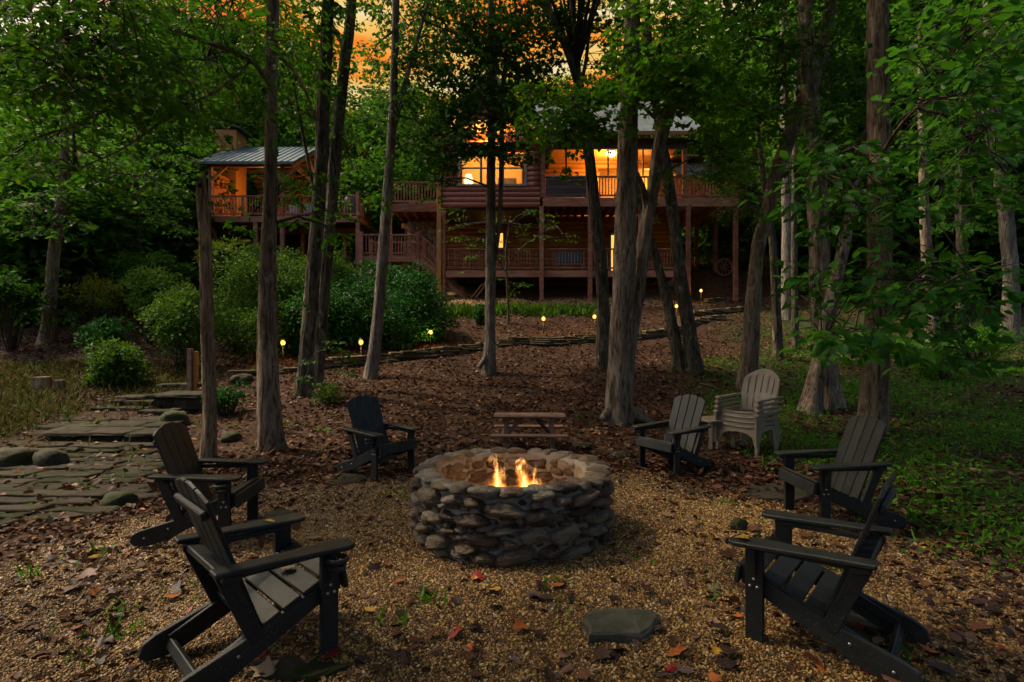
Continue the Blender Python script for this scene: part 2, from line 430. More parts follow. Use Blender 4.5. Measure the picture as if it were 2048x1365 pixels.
M['wall_stone'] = mat_solid('wall_stone', [(0.2, (0.08, 0.06, 0.042)), (0.5, (0.19, 0.15, 0.105)), (0.8, (0.33, 0.28, 0.21))], scale=(4, 4, 4), detail=6, rough=0.8, bump=0.5, dist=0.02, rand='mix', rand_amt=0.3)
# furniture
M['chair_black'] = mat_solid('chair_black', [(0.3, (0.008, 0.0105, 0.0105)), (0.55, (0.013, 0.0165, 0.0165)), (0.8, (0.024, 0.028, 0.028))], scale=(5, 5, 5), detail=8, rough=0.5, bump=0.25, bump_scale=(9, 70, 70), dist=0.004, spec=0.32, rand='mix', rand_amt=0.1)
# weather on the chairs: faded patches, dried drops and dust
_N, _L = M['chair_black'].node_tree.nodes, M['chair_black'].node_tree.links
_b = [n for n in _N if n.type == 'BSDF_PRINCIPLED'][0]
_src = _b.inputs['Base Color'].links[0].from_socket
_tc = [n for n in _N if n.type == 'TEX_COORD'][0]
def _layer(src, scale, lo, hi, amt, col, detail=3):
    n = _N.new('ShaderNodeTexNoise'); n.inputs['Scale'].default_value = scale; n.inputs['Detail'].default_value = detail
    _L.new(_tc.outputs['Object'], n.inputs['Vector'])
    r = _N.new('ShaderNodeMapRange'); r.inputs[1].default_value = lo; r.inputs[2].default_value = hi; r.inputs[4].default_value = amt
    _L.new(n.outputs['Fac'], r.inputs[0])
    m = _N.new('ShaderNodeMix'); m.data_type = 'RGBA'
    _L.new(r.outputs[0], m.inputs[0]); _L.new(src, m.inputs[6]); m.inputs[7].default_value = (*col, 1)
    return m.outputs[2]
_src = _layer(_src, 3.5, 0.50, 0.72, 0.45, (0.034, 0.036, 0.031), 6)
_src = _layer(_src, 22.0, 0.58, 0.75, 0.4, (0.030, 0.024, 0.016), 5)
_src = _layer(_src, 150.0, 0.70, 0.74, 0.7, (0.16, 0.155, 0.14), 1)
_L.new(_src, _b.inputs['Base Color'])
M['chair_tan'] = mat_solid('chair_tan', [(0.3, (0.20, 0.165, 0.122)), (0.7, (0.28, 0.235, 0.18))], scale=(3, 3, 6), detail=6, rough=0.5, bump=0.1, rand='mix', rand_amt=0.08)
M['bolt'] = mat_solid('bolt', [(0.3, (0.35, 0.35, 0.35)), (0.7, (0.5, 0.5, 0.5))], rough=0.35, bump=0, metallic=0.9)
M['old_wood'] = mat_solid('old_wood', [(0.3, (0.085, 0.045, 0.030)), (0.5, (0.17, 0.095, 0.066)), (0.75, (0.27, 0.175, 0.135))], scale=(2, 16, 16), detail=8, rough=0.8, bump=0.4, dist=0.006, rand='mix', rand_amt=0.12)
M['iron'] = mat_solid('iron', [(0.3, (0.012, 0.013, 0.012)), (0.7, (0.03, 0.03, 0.028))], rough=0.6, bump=0.1)
M['blue_cloth'] = mat_solid('blue_cloth', [(0.3, (0.02, 0.075, 0.12)), (0.7, (0.04, 0.13, 0.19))], scale=(10, 10, 10), rough=0.9, bump=0.1)
M['black_cover'] = mat_solid('black_cover', [(0.3, (0.010, 0.010, 0.012)), (0.7, (0.028, 0.029, 0.034))], scale=(3, 3, 1), rough=0.5, bump=0.5, bump_scale=(7, 7, 1.2), dist=0.05)
M['steel'] = mat_solid('steel', [(0.3, (0.25, 0.26, 0.27)), (0.7, (0.38, 0.39, 0.40))], rough=0.4, bump=0, metallic=0.7)
M['shade'] = mat_emit('shade', (1.0, 0.70, 0.30), 4.0)
M['bulb'] = mat_emit('bulb', (1.0, 0.52, 0.07), 3.6)
M['globe'] = mat_emit('globe', (1.0, 0.80, 0.40), 7.0)
M['lit_pane'] = mat_emit('lit_pane', (1.0, 0.46, 0.09), 1.6)

# ------------------------------------------------------------------ ground
_gy = [-60, 7.0, 8.0, 9.0, 11.0, 13.0, 16.0, 19.0, 21.0, 23.0, 24.5, 26.0, 30.0, 40.0, 60.0, 90.0, 140.0, 300.0]
_gz = [0.0, 0.0, 0.03, 0.12, 0.42, 0.80, 1.50, 2.25, 2.80, 3.20, 3.55, 4.15, 4.7, 8.0, 17.0, 28.0, 40.0, 60.0]
def H(x, y):
    """height of the ground (arrays or scalars)"""
    x = np.asarray(x, dtype=float); y = np.asarray(y, dtype=float)
    z = np.interp(y, _gy, _gz)
    k = np.clip((y - 6.5) / 6.0, 0, 1)
    z = z + k * (0.05 * np.sin(0.9 * x + 0.4 * y) + 0.04 * np.sin(1.7 * y - 0.6 * x + 1.0) + 0.03 * np.sin(2.9 * x + 1.3))
    z = z + 0.010 * np.sin(3.1 * x + 1.7 * y) + 0.008 * np.sin(4.3 * y - 2.2 * x)
    side = np.clip((np.abs(x) - 5.0) / 8.0, 0, 1) * np.clip((y - 3.0) / 6.0, 0, 1)
    z = z + 0.25 * side * np.clip((14.0 - y) / 6.0, 0, 1)
    bump = np.clip((x - 7.8) / 1.2, 0, 1) * np.clip((14.5 - x) / 3.0, 0, 1) * np.clip((y - 23.6) / 0.9, 0, 1) * np.clip((30.0 - y) / 3.0, 0, 1)
    return z + 0.75 * bump
def Hs(x, y): return float(H(x, y))
def hit(px, py, dmin=1.2):
    """where the view ray through a photograph pixel meets the ground"""
    d = np.arange(dmin, 80, 0.02)
    x = (px - 1024.0) / F * d; z = EYE - (py - 682.0) / F * d
    i = int(np.argmax(z <= H(x, d)))
    return Vector((x[i], d[i], float(H(x[i], d[i]))))
PIT = Vector((0.0, 4.42, 0.0)); PIT_R = 0.80

def _axis(fine0, fine1, step, lim0, lim1):
    a = list(np.arange(fine0, fine1, step))
    s, v = step, fine1
    while v < lim1: a.append(v); s *= 1.16; v += s
    a.append(lim1)
    s, v = step, fine0 - step
    b = []
    while v > lim0: b.append(v); s *= 1.16; v -= s
    b.append(lim0)
    return np.array(b[::-1] + a)
gx = _axis(-14, 14, 0.16, -260, 260); gyy = _axis(1.0, 28, 0.16, -50, 300)
GX, GY = np.meshgrid(gx, gyy)
GZ = H(GX, GY)
nx, ny = len(gx), len(gyy)
gv = np.stack([GX.ravel(), GY.ravel(), GZ.ravel()], 1)
ii = (np.arange(ny - 1)[:, None] * nx + np.arange(nx - 1)[None, :]).ravel()
gl = np.stack([ii, ii + 1, ii + nx + 1, ii + nx], 1)

def gravel_mask(x, y):
    """1 on the gravel circle, 0 away from it, with a ragged edge"""
    x = np.asarray(x, float); y = np.asarray(y, float)
    w = 0.30 * np.sin(1.9 * x + 0.7) + 0.22 * np.sin(2.7 * y + 1.1 * x) + 0.12 * np.sin(5.3 * x - 3.1 * y)
    r = np.sqrt((x / 3.3) ** 2 + ((y - 3.3) / 3.4) ** 2)
    return np.clip((1.04 - r + 0.13 * w) / 0.16, 0, 1)
def green_mask(x, y):
    x = np.asarray(x, float); y = np.asarray(y, float)
    w = np.sin(1.3 * x + 0.4 * y) + np.sin(2.1 * y - 0.7 * x + 2.0) + 0.6 * np.sin(3.7 * x + 2.9 * y)
    right = np.clip((x - 2.6 - 0.10 * (y - 4.0)) / 1.0, 0, 1) * np.clip((y - 3.2) / 0.8, 0, 1) * np.clip((15.0 - y) / 3, 0, 1)
    far = np.clip((x - 6.0) / 3.0, 0, 1) * np.clip((y - 9) / 3, 0, 1) * np.clip((22 - y) / 3, 0, 1)
    strip = np.clip(1.5 - np.abs(y - 19.9 - 0.03 * x) / 0.55, 0, 1) * np.clip((x + 3.0) / 1.0, 0, 1) * np.clip((3.6 - x) / 0.8, 0, 1)
    left = np.clip((-x - 4.6) / 1.2, 0, 1) * np.clip((y - 5.5) / 1.0, 0, 1) * np.clip((9.0 - y) / 2, 0, 1)
    return np.clip(np.maximum.reduce([right, 0.9 * far, strip * 1.4, 0.6 * left]) * (0.75 + 0.28 * w), 0, 1)

gm, N, L = new_mat('ground')
o_ = N.new('ShaderNodeOutputMaterial'); b_ = N.new('ShaderNodeBsdfPrincipled'); b_.inputs['Roughness'].default_value = 0.95
b_.inputs['Specular IOR Level'].default_value = 0.15
tc = N.new('ShaderNodeTexCoord')
def _noise(scale, detail=6):
    n = N.new('ShaderNodeTexNoise'); n.inputs['Scale'].default_value = scale; n.inputs['Detail'].default_value = detail
    L.new(tc.outputs['Object'], n.inputs['Vector']); return n
n1 = _noise(9); r1 = ramp(N, [(0.3, (0.018, 0.009, 0.005)), (0.5, (0.040, 0.020, 0.011)), (0.7, (0.075, 0.041, 0.024))])
L.new(n1.outputs['Fac'], r1.inputs[0])
n2 = _noise(38); r2 = ramp(N, [(0.3, (0.040, 0.022, 0.009)), (0.5, (0.085, 0.048, 0.017)), (0.7, (0.15, 0.092, 0.035))])
L.new(n2.outputs['Fac'], r2.inputs[0])
n3 = _noise(14); r3 = ramp(N, [(0.3, (0.022, 0.035, 0.010)), (0.55, (0.035, 0.058, 0.013)), (0.75, (0.07, 0.06, 0.025))])
L.new(n3.outputs['Fac'], r3.inputs[0])
n4 = _noise(2.5); r4 = ramp(N, [(0.3, (0.13, 0.07, 0.032)), (0.7, (0.27, 0.165, 0.085))])
L.new(n4.outputs['Fac'], r4.inputs[0])
def _attr(nm):
    a = N.new('ShaderNodeAttribute'); a.attribute_name = nm; return a
def _mix(a, b, f):
    m = N.new('ShaderNodeMix'); m.data_type = 'RGBA'
    L.new(f, m.inputs[0]); L.new(a, m.inputs[6]); L.new(b, m.inputs[7]); return m.outputs[2]
c_ = _mix(r1.outputs[0], r3.outputs[0], _attr('green').outputs['Fac'])
c_ = _mix(c_, r4.outputs[0], _attr('bank').outputs['Fac'])
c_ = _mix(c_, r2.outputs[0], _attr('gravel').outputs['Fac'])
L.new(c_, b_.inputs['Base Color'])
bp = N.new('ShaderNodeBump'); bp.inputs['Strength'].default_value = 0.8; bp.inputs['Distance'].default_value = 0.03
L.new(n2.outputs['Fac'], bp.inputs['Height']); L.new(bp.outputs[0], b_.inputs['Normal'])
L.new(b_.outputs[0], o_.inputs['Surface'])
gme = mesh_np('ground', gv, np.full(len(gl), 4), gl, smooth=True, mats=[gm])
def _vattr(me, nm, val):
    a = me.attributes.new(nm, 'FLOAT', 'POINT'); a.data.foreach_set('value', np.asarray(val, dtype=np.float32).ravel())
_vattr(gme, 'gravel', gravel_mask(GX, GY)); _vattr(gme, 'green', green_mask(GX, GY))
_vattr(gme, 'bank', np.clip((GY - 20.6) / 0.5, 0, 1) * np.clip((27 - GY) / 1.0, 0, 1) * np.clip((GX + 4.5) / 1.0, 0, 1) * np.clip((8.0 - GX) / 1.0, 0, 1))
tag(obj('ground', gme), kind='structure')
# ------------------------------------------------------------------ stones shared by pit, walls and boulders
_stones = {}
def stone_mesh(mat, k, sub=2, amp=0.16, sq=0.72):
    key = (mat.name, k, sub)
    if key not in _stones:
        bm = bmesh.new()
        bmesh.ops.create_icosphere(bm, subdivisions=sub, radius=1.0)
        off = Vector((k * 7.3, k * 3.1, k * 5.7 + len(mat.name)))
        for v in bm.verts:
            c = v.co.copy()
            q = Vector([math.copysign(abs(a) ** sq, a) for a in c])
            n = mnoise.noise(c * 1.1 + off) * amp * 1.5 + mnoise.noise(c * 2.6 + off) * amp * 0.7 + mnoise.noise(c * 6.0 + off) * amp * 0.28
            v.co = q * (1.0 + n)
        _stones[key] = bm_mesh('stone', bm, mat, smooth=True)
    return _stones[key]

rp_ = random.Random(21)
def pack(width, height, classes, gap):
    """stones of unequal size laid at random into a strip, large ones first"""
    done = []
    for n, (w0, w1), (h0, h1) in classes:
        for _ in range(n):
            w = rp_.uniform(w0, w1); h = rp_.uniform(h0, h1); x = rp_.uniform(0, width); z = rp_.uniform(h * 0.42, height - h * 0.4)
            ok = True
            for (x2, z2, w2, h2) in done:
                dx = abs(x - x2); dx = min(dx, width - dx)
                if (2 * dx / (w + w2 + gap)) ** 2.6 + (2 * abs(z - z2) / (h + h2 + gap)) ** 2.6 < 0.94: ok = False; break
            if ok: done.append((x, z, w, h))
    return done

def X(px, d): return (px - 1024.0) / F * d
def Z(py, d): return EYE - (py - 682.0) / F * d

def _log_mesh(mat):
    V, Fc = [], []
    n = 12
    for s in (-0.5, 0.5):
        for k in range(n):
            a = 2 * math.pi * k / n
            V.append((s, 0.115 * math.cos(a), 0.115 * math.sin(a)))
    for k in range(n): Fc.append((k, (k + 1) % n, n + (k + 1) % n, n + k))
    Fc.append(tuple(range(n))[::-1]); Fc.append(tuple(range(n, 2 * n)))
    me = mesh_py('log', V, Fc, mat)
    for i, p in enumerate(me.polygons): p.use_smooth = i < n
    return me
_logs = {}
def log_wall(parent, x0, x1, y, z0, z1, mat, openings=(), pitch=0.215, gable=None, back=None):
    """courses of round logs in the XZ plane; gable=(xc, zpeak): the ends follow a gable above z1"""
    if mat.name not in _logs: _logs[mat.name] = _log_mesh(mat)
    segs = []
    z = z0 + pitch / 2
    top = gable[1] if gable else z1
    while z < top - 0.05:
        a, b = x0, x1
        if gable and z > z1:
            k = (z - z1) / (gable[1] - z1)
            a = x0 + (gable[0] - x0) * k + 0.12; b = x1 + (gable[0] - x1) * k - 0.12
        if b - a < 0.3: break
        cur = [(a, b)]
        for (ox0, ox1, oz0, oz1) in openings:
            if oz0 - 0.07 < z < oz1 + 0.07:
                nxt = []
                for (p, q) in cur:
                    if ox0 > p: nxt.append((p, min(q, ox0)))
                    if ox1 < q: nxt.append((max(p, ox1), q))
                cur = [s for s in nxt if s[1] - s[0] > 0.03]
        segs += [(p, q, z) for p, q in cur]
        z += pitch
    mb = MB()
    for p, q, z in segs: mb.box(((p + q) / 2, y + 0.10, z), (q - p - 0.004, 0.10, pitch - 0.002))
    w = obj('wall', mb.mesh('wall', back or mat), parent)
    for p, q, z in segs:
        obj('log', _logs[mat.name], w, ((p + q) / 2, y, z), scale=(q - p, 1, 1.02))
    return w

def railing(parent, p0, p1, mat, h=0.92, sp=0.125, posts=(), gap=0.10):
    """top rail as the part; bottom rail and each baluster under it"""
    p0, p1 = Vector(p0), Vector(p1)
    d = p1 - p0
    n = max(2, int(d.length / sp))
    up = Vector((0, 0, 1))
    top = beam('railing', parent, p0 + up * h, p1 + up * h, 0.10, 0.055, mat)
    inv = top.matrix_basis.inverted()
    def sub(name, a, b, w, hh):
        o = beam(name, None, a, b, w, hh, mat)
        o.parent = top; o.matrix_parent_inverse = inv
        return o
    sub('bottom_rail', p0 + up * gap, p1 + up * gap, 0.05, 0.07)
    hb = h - gap - 0.055
    me = box_mesh(0.036, 0.036, hb, mat, 0.0)
    for i in range(1, n):
        o = obj('baluster', me, None, p0 + d * (i / n) + up * (gap + 0.03 + hb / 2))
        o.parent = top; o.matrix_parent_inverse = inv
    return top

def metal_roof(parent, corners, mat, step=0.42, t=0.05):
    """corners: eave-left, eave-right, ridge-right, ridge-left; panels with standing ribs"""
    a, b, c, d = [Vector(v) for v in corners]
    nrm = (b - a).cross(d - a).normalized()
    if nrm.z < 0: nrm = -nrm
    V = [a, b, c, d] + [p - nrm * t for p in (a, b, c, d)]
    base = obj('roof', mesh_py('roof', V, [(0, 1, 2, 3), (7, 6, 5, 4), (0, 4, 5, 1), (1, 5, 6, 2), (2, 6, 7, 3), (3, 7, 4, 0)], mat), parent)
    n = max(2, int((b - a).length / step))
    for i in range(n):
        p0, p1 = a.lerp(b, (i + 0.02) / n), a.lerp(b, (i + 0.98) / n)
        q0, q1 = d.lerp(c, (i + 0.02) / n), d.lerp(c, (i + 0.98) / n)
        u = (p1 - p0).normalized() * 0.035
        V, Fc = [], []
        for e0, e1 in ((p0, p1), (q0, q1)):
            V += [e0 + nrm * 0.004, e0 + nrm * 0.045, e0 + u + nrm * 0.045, e0 + u * 1.3 + nrm * 0.012, e1 + nrm * 0.012, e1 + nrm * 0.004]
        for k in range(5): Fc.append((k, k + 1, k + 7, k + 6))
        Fc.append((0, 1, 2, 3, 4, 5)); Fc.append((11, 10, 9, 8, 7, 6)); Fc.append((5, 0, 6, 11))
        obj('roof_panel', mesh_py('roof_panel', V, Fc, mat), base)
    return base

def window(parent, x0, x1, z0, z1, y, cols=1, rows=1, fw=0.09, fm=None, pane=None, split=None):
    fm = fm or M['frame_grey']
    w = boxmm('window', parent, (x0 - fw, y - 0.07, z0 - fw), (x1 + fw, y + 0.05, z0), fm)      # sill carries the rest
    inv = w.matrix_basis.inverted()
    def sub(name, lo, hi, m):
        o = boxmm(name, None, lo, hi, m); o.parent = w; o.matrix_parent_inverse = inv
    sub('head', (x0 - fw, y - 0.06, z1), (x1 + fw, y + 0.05, z1 + fw), fm)
    sub('jamb', (x0 - fw, y - 0.055, z0 + 0.002), (x0, y + 0.05, z1 - 0.002), fm); sub('jamb', (x1, y - 0.055, z0 + 0.002), (x1 + fw, y + 0.05, z1 - 0.002), fm)
    for i in range(1, cols):
        xm = x0 + (x1 - x0) * i / cols
        sub('mullion', (xm - 0.05, y - 0.045, z0 + 0.002), (xm + 0.05, y + 0.04, z1 - 0.002), fm)
    for j in range(1, rows):
        zm = z0 + (z1 - z0) * (split if split else j / rows)
        for i in range(cols):
            xa = x0 + (x1 - x0) * i / cols + 0.05; xb = x0 + (x1 - x0) * (i + 1) / cols - 0.05
            sub('muntin', (xa, y - 0.03, zm - 0.03), (xb, y + 0.03, zm + 0.03), fm)
    for i in range(cols):
        xa = x0 + (x1 - x0) * i / cols + (0.05 if i else 0); xb = x0 + (x1 - x0) * (i + 1) / cols - (0.05 if i < cols - 1 else 0)
        sub('pane', (xa + 0.002, y - 0.006, z0 + 0.002), (xb - 0.002, y + 0.006, z1 - 0.002), pane or M['glass'])
    return w

def lamp(name, loc, energy, col, radius=0.05, parent=None):
    d = bpy.data.lights.new(name, 'POINT'); d.energy = energy * KE; d.color = col; d.shadow_soft_size = radius
    o = bpy.data.objects.new(name, d); COL.objects.link(o); o.location = loc
    if parent: o.parent = parent
    return o

DW = M['deck_wood']
D0, D1 = 23.0, 26.0
# ------------------------------------------------------------------ log cabin
cab = thing('log_cabin', 'two-storey brown log cabin with lit orange windows above the slope', 'house')
gx0, gx1 = -3.0, 1.17
win = (X(918, D0), X(1050, D0), Z(368, D0), Z(312, D0))
gwin = (X(926, D0), X(1030, D0), Z(284, D0), Z(246, D0))
log_wall(cab, gx0, gx1, D0 + 0.12, 7.12, 10.0, M['log'], [(win[0] - 0.09, win[1] + 0.09, win[2] - 0.09, win[3] + 0.09), (gwin[0] - 0.08, gwin[1] + 0.08, gwin[2] - 0.08, gwin[3] + 0.08)], gable=((gx0 + gx1) / 2, 12.35), back=M['panel_dark'])
window(cab, *win, D0 + 0.06, cols=3, rows=2, split=0.58)
window(cab, *gwin, D0 + 0.06, cols=2, fw=0.08)
# the lit room behind it
for nm, lo, hi, mt in (('room_floor', (gx0 + 0.05, D0 + 0.4, 7.30), (gx1 - 0.05, 27.4, 7.42), M['pine']),
                       ('room_back_wall', (gx0 + 0.05, 27.4, 7.30), (gx1 - 0.05, 27.5, 12.0), M['plaster']),
                       ('room_side_wall', (gx0 + 0.0, D0 + 0.4, 7.43), (gx0 + 0.08, 27.4, 11.0), M['plaster']),
                       ('room_side_wall', (gx1 - 0.08, D0 + 0.4, 7.43), (gx1 - 0.0, 27.4, 11.0), M['plaster']),
                       ('room_ceiling', (gx0 + 0.1, D0 + 0.4, 11.0), (gx1 - 0.1, 27.4, 11.08), M['pine']),
                       ('room_base', (gx0, D0 + 0.3, 7.0), (gx1, 26.2, 7.1), M['panel_dark'])):
    boxmm(nm, cab, lo, hi, mt)
# gable roof, two slopes with bargeboards
pk, xc = 12.62, (gx0 + gx1) / 2
for s in (-1, 1):
    xe, ze = xc + s * 2.65, 9.62
    metal_roof(cab, ((xe, D0 - 0.55, ze), (xe, 29.0, ze), (xc, 29.0, pk), (xc, D0 - 0.55, pk)), M['metal_grey'])
    beam('bargeboard', cab, (xe, D0 - 0.50, ze - 0.12), (xc, D0 - 0.50, pk - 0.12), 0.05, 0.18, M['log'])
# porch: back wall, side wall, ceiling, header, roof
px0, px1 = gx1 + 0.10, X(1372, D0)
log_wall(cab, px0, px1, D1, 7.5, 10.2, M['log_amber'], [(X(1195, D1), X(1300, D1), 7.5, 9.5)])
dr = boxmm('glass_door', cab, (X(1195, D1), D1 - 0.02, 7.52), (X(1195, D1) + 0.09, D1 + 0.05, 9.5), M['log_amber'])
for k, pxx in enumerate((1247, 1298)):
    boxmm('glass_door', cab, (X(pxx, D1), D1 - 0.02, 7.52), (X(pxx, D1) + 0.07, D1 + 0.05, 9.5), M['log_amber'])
boxmm('inner_wall', cab, (X(1190, D1) - 0.6, 28.6, 7.5), (X(1420, D1), 28.7, 10.6), M['plaster'])
boxmm('inner_ceiling', cab, (X(1190, D1) - 0.6, D1 + 0.16, 10.3), (X(1420, D1), 28.6, 10.36), M['pine'])
boxmm('inner_floor', cab, (X(1190, D1), D1 + 0.16, 7.40), (X(1305, D1), 28.6, 7.5), M['pine'])
for i in range(11):
    z = 7.5 + i * 0.215 + 0.11
    o = obj('side_log', _logs['log_amber'], cab, (px0 + 0.03, (D0 + D1) / 2 + 0.15, z), (0, 0, R(90)), (D1 - D0 - 0.5, 1, 1))
boxmm('porch_ceiling', cab, (px0, D0 + 0.05, 9.97), (px1, D1 - 0.1, 10.02), M['pine'])
boxmm('porch_header', cab, (px0 - 0.05, D0 + 0.0, 9.54), (px1 + 0.05, D0 + 0.12, 9.96), M['panel_dark'])
boxmm('fascia', cab, (px0 - 0.9, D0 - 0.62, 9.90), (px1 + 0.7, D0 - 0.56, 10.06), M['gutter'])
metal_roof(cab, ((gx1 - 0.1, D0 - 0.58, 10.02), (px1 + 0.7, D0 - 0.58, 10.02), (px1 + 0.7, 27.6, 13.5), (gx1 - 0.1, 27.6, 13.5)), M['metal_grey'])
metal_roof(cab, ((px1 + 0.2, 25.0, 9.05), (px1 + 2.4, 25.0, 9.05), (px1 + 2.4, 27.5, 10.7), (px1 + 0.2, 27.5, 10.7)), M['metal_grey'])
boxmm('wing_wall', cab, (px1 + 0.25, 25.6, 7.5), (px1 + 2.0, 25.7, 9.2), M['log'])
for pxx in (1086, 1176, 1272, 1370):
    boxmm('porch_post', cab, (X(pxx, D0) - 0.09, D0 - 0.02, 7.52), (X(pxx, D0) + 0.09, D0 + 0.16, 9.54), M['deck_wood'])
for pxx in (1217, 1287, 1330):
    boxmm('screen_bar', cab, (X(pxx, D0) - 0.03, D0 + 0.06, 8.45), (X(pxx, D0) + 0.03, D0 + 0.12, 9.54), M['panel_dark'])
# solid board parapet, then open railing
for i in range(5):
    boxmm('parapet_board', cab, (X(1092, D0), D0 - 0.03, 7.52 + i * 0.165), (X(1172, D0), D0 + 0.03, 7.52 + i * 0.165 + 0.155), M['panel_dark'])
boxmm('parapet_cap', cab, (X(1090, D0), D0 - 0.07, 8.345), (X(1172, D0), D0 + 0.07, 8.40), M['frame_grey'])
for a, b in ((1181, 1267), (1277, 1366)):
    railing(cab, (X(a, D0), D0 + 0.05, 7.5), (X(b, D0), D0 + 0.05, 7.5), DW, h=0.88)
# upper deck: rim, boards over joists; the open corner on the right
boxmm('rim_beam', cab, (gx1 + 0.12, D0 - 0.05, 7.12), (X(1478, D0), D0 + 0.0, 7.48), DW)
boxmm('deck_floor', cab, (gx1 + 0.12, D0 + 0.01, 7.42), (px1, D1 - 0.13, 7.49), DW)
xr = X(1474, D0)
for i in range(34):
    boxmm('deck_board', cab, (px1 + 0.02, D0 + 0.02 + i * 0.155, 7.44), (xr, D0 + 0.02 + i * 0.155 + 0.143, 7.475), DW, bevel=0)
for i in range(6):
    boxmm('joist', cab, (px1 + 0.1 + i * 0.40, D0 + 0.01, 7.2), (px1 + 0.14 + i * 0.40, D0 + 5.2, 7.435), DW, bevel=0)
boxmm('rim_beam', cab, (xr + 0.005, D0 + 0.01, 7.12), (xr + 0.055, D0 + 5.2, 7.48), DW)
for i in range(18):
    boxmm('joist', cab, (gx1 + 0.4 + i * 0.33, D0 + 0.02, 7.15), (gx1 + 0.44 + i * 0.33, D1 - 0.2, 7.415), DW, bevel=0)
railing(cab, (px1 + 0.12, D0 + 0.05, 7.49), (xr - 0.07, D0 + 0.05, 7.49), DW, h=0.90)
railing(cab, (xr, D0 + 0.12, 7.49), (xr, D0 + 5.1, 7.49), DW, h=0.90)
for x, y, m, t in ((X(1083, D0), D0 - 0.02, DW, 7.12), (X(1180, D0), D0 - 0.02, DW, 7.12), (X(1281, D0), D0 - 0.02, DW, 7.12), (X(1376, D0), D0 - 0.02, DW, 7.12),
                   (xr - 0.02, D0 + 0.1, DW, 7.12), (xr - 0.02, 25.4, DW, 7.2), (xr - 0.02, 28.0, DW, 7.2), (px1 + 0.1, 27.0, DW, 7.2), (gx0 - 0.05, D0 + 0.02, M['new_post'], 8.62)):
    zb = Hs(x, y) - 0.3
    boxmm('post', cab, (x - 0.085, y - 0.085, zb), (x + 0.085, y + 0.085, t), m)
boxmm('rail_post', cab, (xr - 0.05, D0 + 0.0, 7.49), (xr + 0.05, D0 + 0.1, 8.5), DW)
boxmm('post', cab, (gx0 + 0.08, D0 + 0.02, Hs(gx0, D0) - 0.3), (gx0 + 0.2, D0 + 0.14, 7.0), DW)
# lower storey wall with lit window and door
lw = (X(972, D1), X(1006, D1), Z(496, D1), Z(467, D1))
dz = (X(1222, D1), X(1242, D1), 4.55, 6.55)
log_wall(cab, X(872, D1), X(1345, D1), D1, 4.4, 7.45, M['cedar'], [(lw[0] - 0.08, lw[1] + 0.08, lw[2] - 0.08, lw[3] + 0.08), (dz[0] - 0.14, dz[1] + 0.62, dz[2], dz[3] + 0.1)], back=M['cedar_dark'])
window(cab, *lw, D1 - 0.06, cols=2, fw=0.08, pane=M['lit_pane'])
d_ = boxmm('door', cab, (dz[0] + 0.42, D1 - 0.03, dz[2]), (dz[1] + 0.5, D1 + 0.02, dz[3]), M['frame_grey'])
boxmm('door_pane', cab, (dz[0], D1 - 0.02, dz[2] + 0.25), (dz[0] + 0.40, D1 + 0.0, dz[3] - 0.05), M['lit_pane'])
boxmm('door_frame', cab, (dz[0] - 0.12, D1 - 0.09, dz[2]), (dz[0] - 0.005, D1 + 0.05, dz[3]), M['frame_grey'])
boxmm('door_frame', cab, (dz[0] - 0.12, D1 - 0.09, dz[3] + 0.004), (dz[1] + 0.6, D1 + 0.05, dz[3] + 0.1), M['frame_grey'])
boxmm('door_panel', cab, (dz[0], D1 - 0.03, dz[2]), (dz[0] + 0.41, D1 + 0.02, dz[2] + 0.245), M['frame_grey'])
boxmm('foundation', cab, (X(872, D1), D1 - 0.02, 3.2), (X(1345, D1), D1 + 0.15, 4.39), M['mortar'])
# lower deck
for i in range(19):
    boxmm('deck_board', cab, (gx0 + 0.2, D0 + 0.12 + i * 0.15, 4.43), (X(1372, D0), D0 + 0.12 + i * 0.15 + 0.14, 4.465), DW, bevel=0)
boxmm('rim_beam', cab, (gx0 + 0.21, D0 + 0.07, 4.18), (X(1368, D0), D0 + 0.115, 4.46), DW)
for i in range(20):
    boxmm('joist', cab, (gx0 + 0.5 + i * 0.5, D0 + 0.12, 4.2), (gx0 + 0.54 + i * 0.5, D1 - 0.1, 4.425), DW, bevel=0)
for a, b in ((884, 1079), (1088, 1175), (1186, 1276), (1286, 1368)):
    railing(cab, (X(a, D0), D0 + 0.15, 4.47), (X(b, D0), D0 + 0.15, 4.47), DW, h=0.90)
for (a, b), (c, d) in (((893, 562), (935, 603)), ((975, 562), (943, 603)), ((965, 570), (942, 600))):
    beam('brace', cab, P(a, b, D0 + 0.25), P(c, d, D0 + 0.25), 0.09, 0.14, DW)
for xa, xb in ((win[0] - 0.1, win[0] + 0.10), (win[1] - 0.12, win[1] + 0.08), (-1.0, -0.9)):
    boxmm('curtain', cab, (xa, D0 + 0.42, 7.8), (xb, D0 + 0.47, 9.3), M['cedar'])
boxmm('picture_frame', cab, (-0.7, 27.34, 9.0), (0.2, 27.39, 9.6), M['panel_dark'])
boxmm('inner_door', cab, (0.35, 27.33, 7.45), (1.0, 27.38, 9.35), M['cedar_dark'])
boxmm('shelf', cab, (-2.6, 27.1, 9.15), (-1.4, 27.38, 9.22), M['cedar_dark'])
boxmm('ceiling_beam', cab, (gx0 + 0.1, 25.0, 10.6), (gx1 - 0.1, 25.2, 10.85), M['cedar_dark'])
boxmm('sofa_back', cab, (-1.6, 25.6, 7.43), (-0.2, 25.85, 8.55), M['panel_dark'], 0.08)
for k in range(3): boxmm('porch_chair', cab, (X(1190 + 40 * k, 25.2), 25.1, 7.5), (X(1202 + 40 * k, 25.2), 25.5, 8.35), M['cedar_dark'], 0.03)
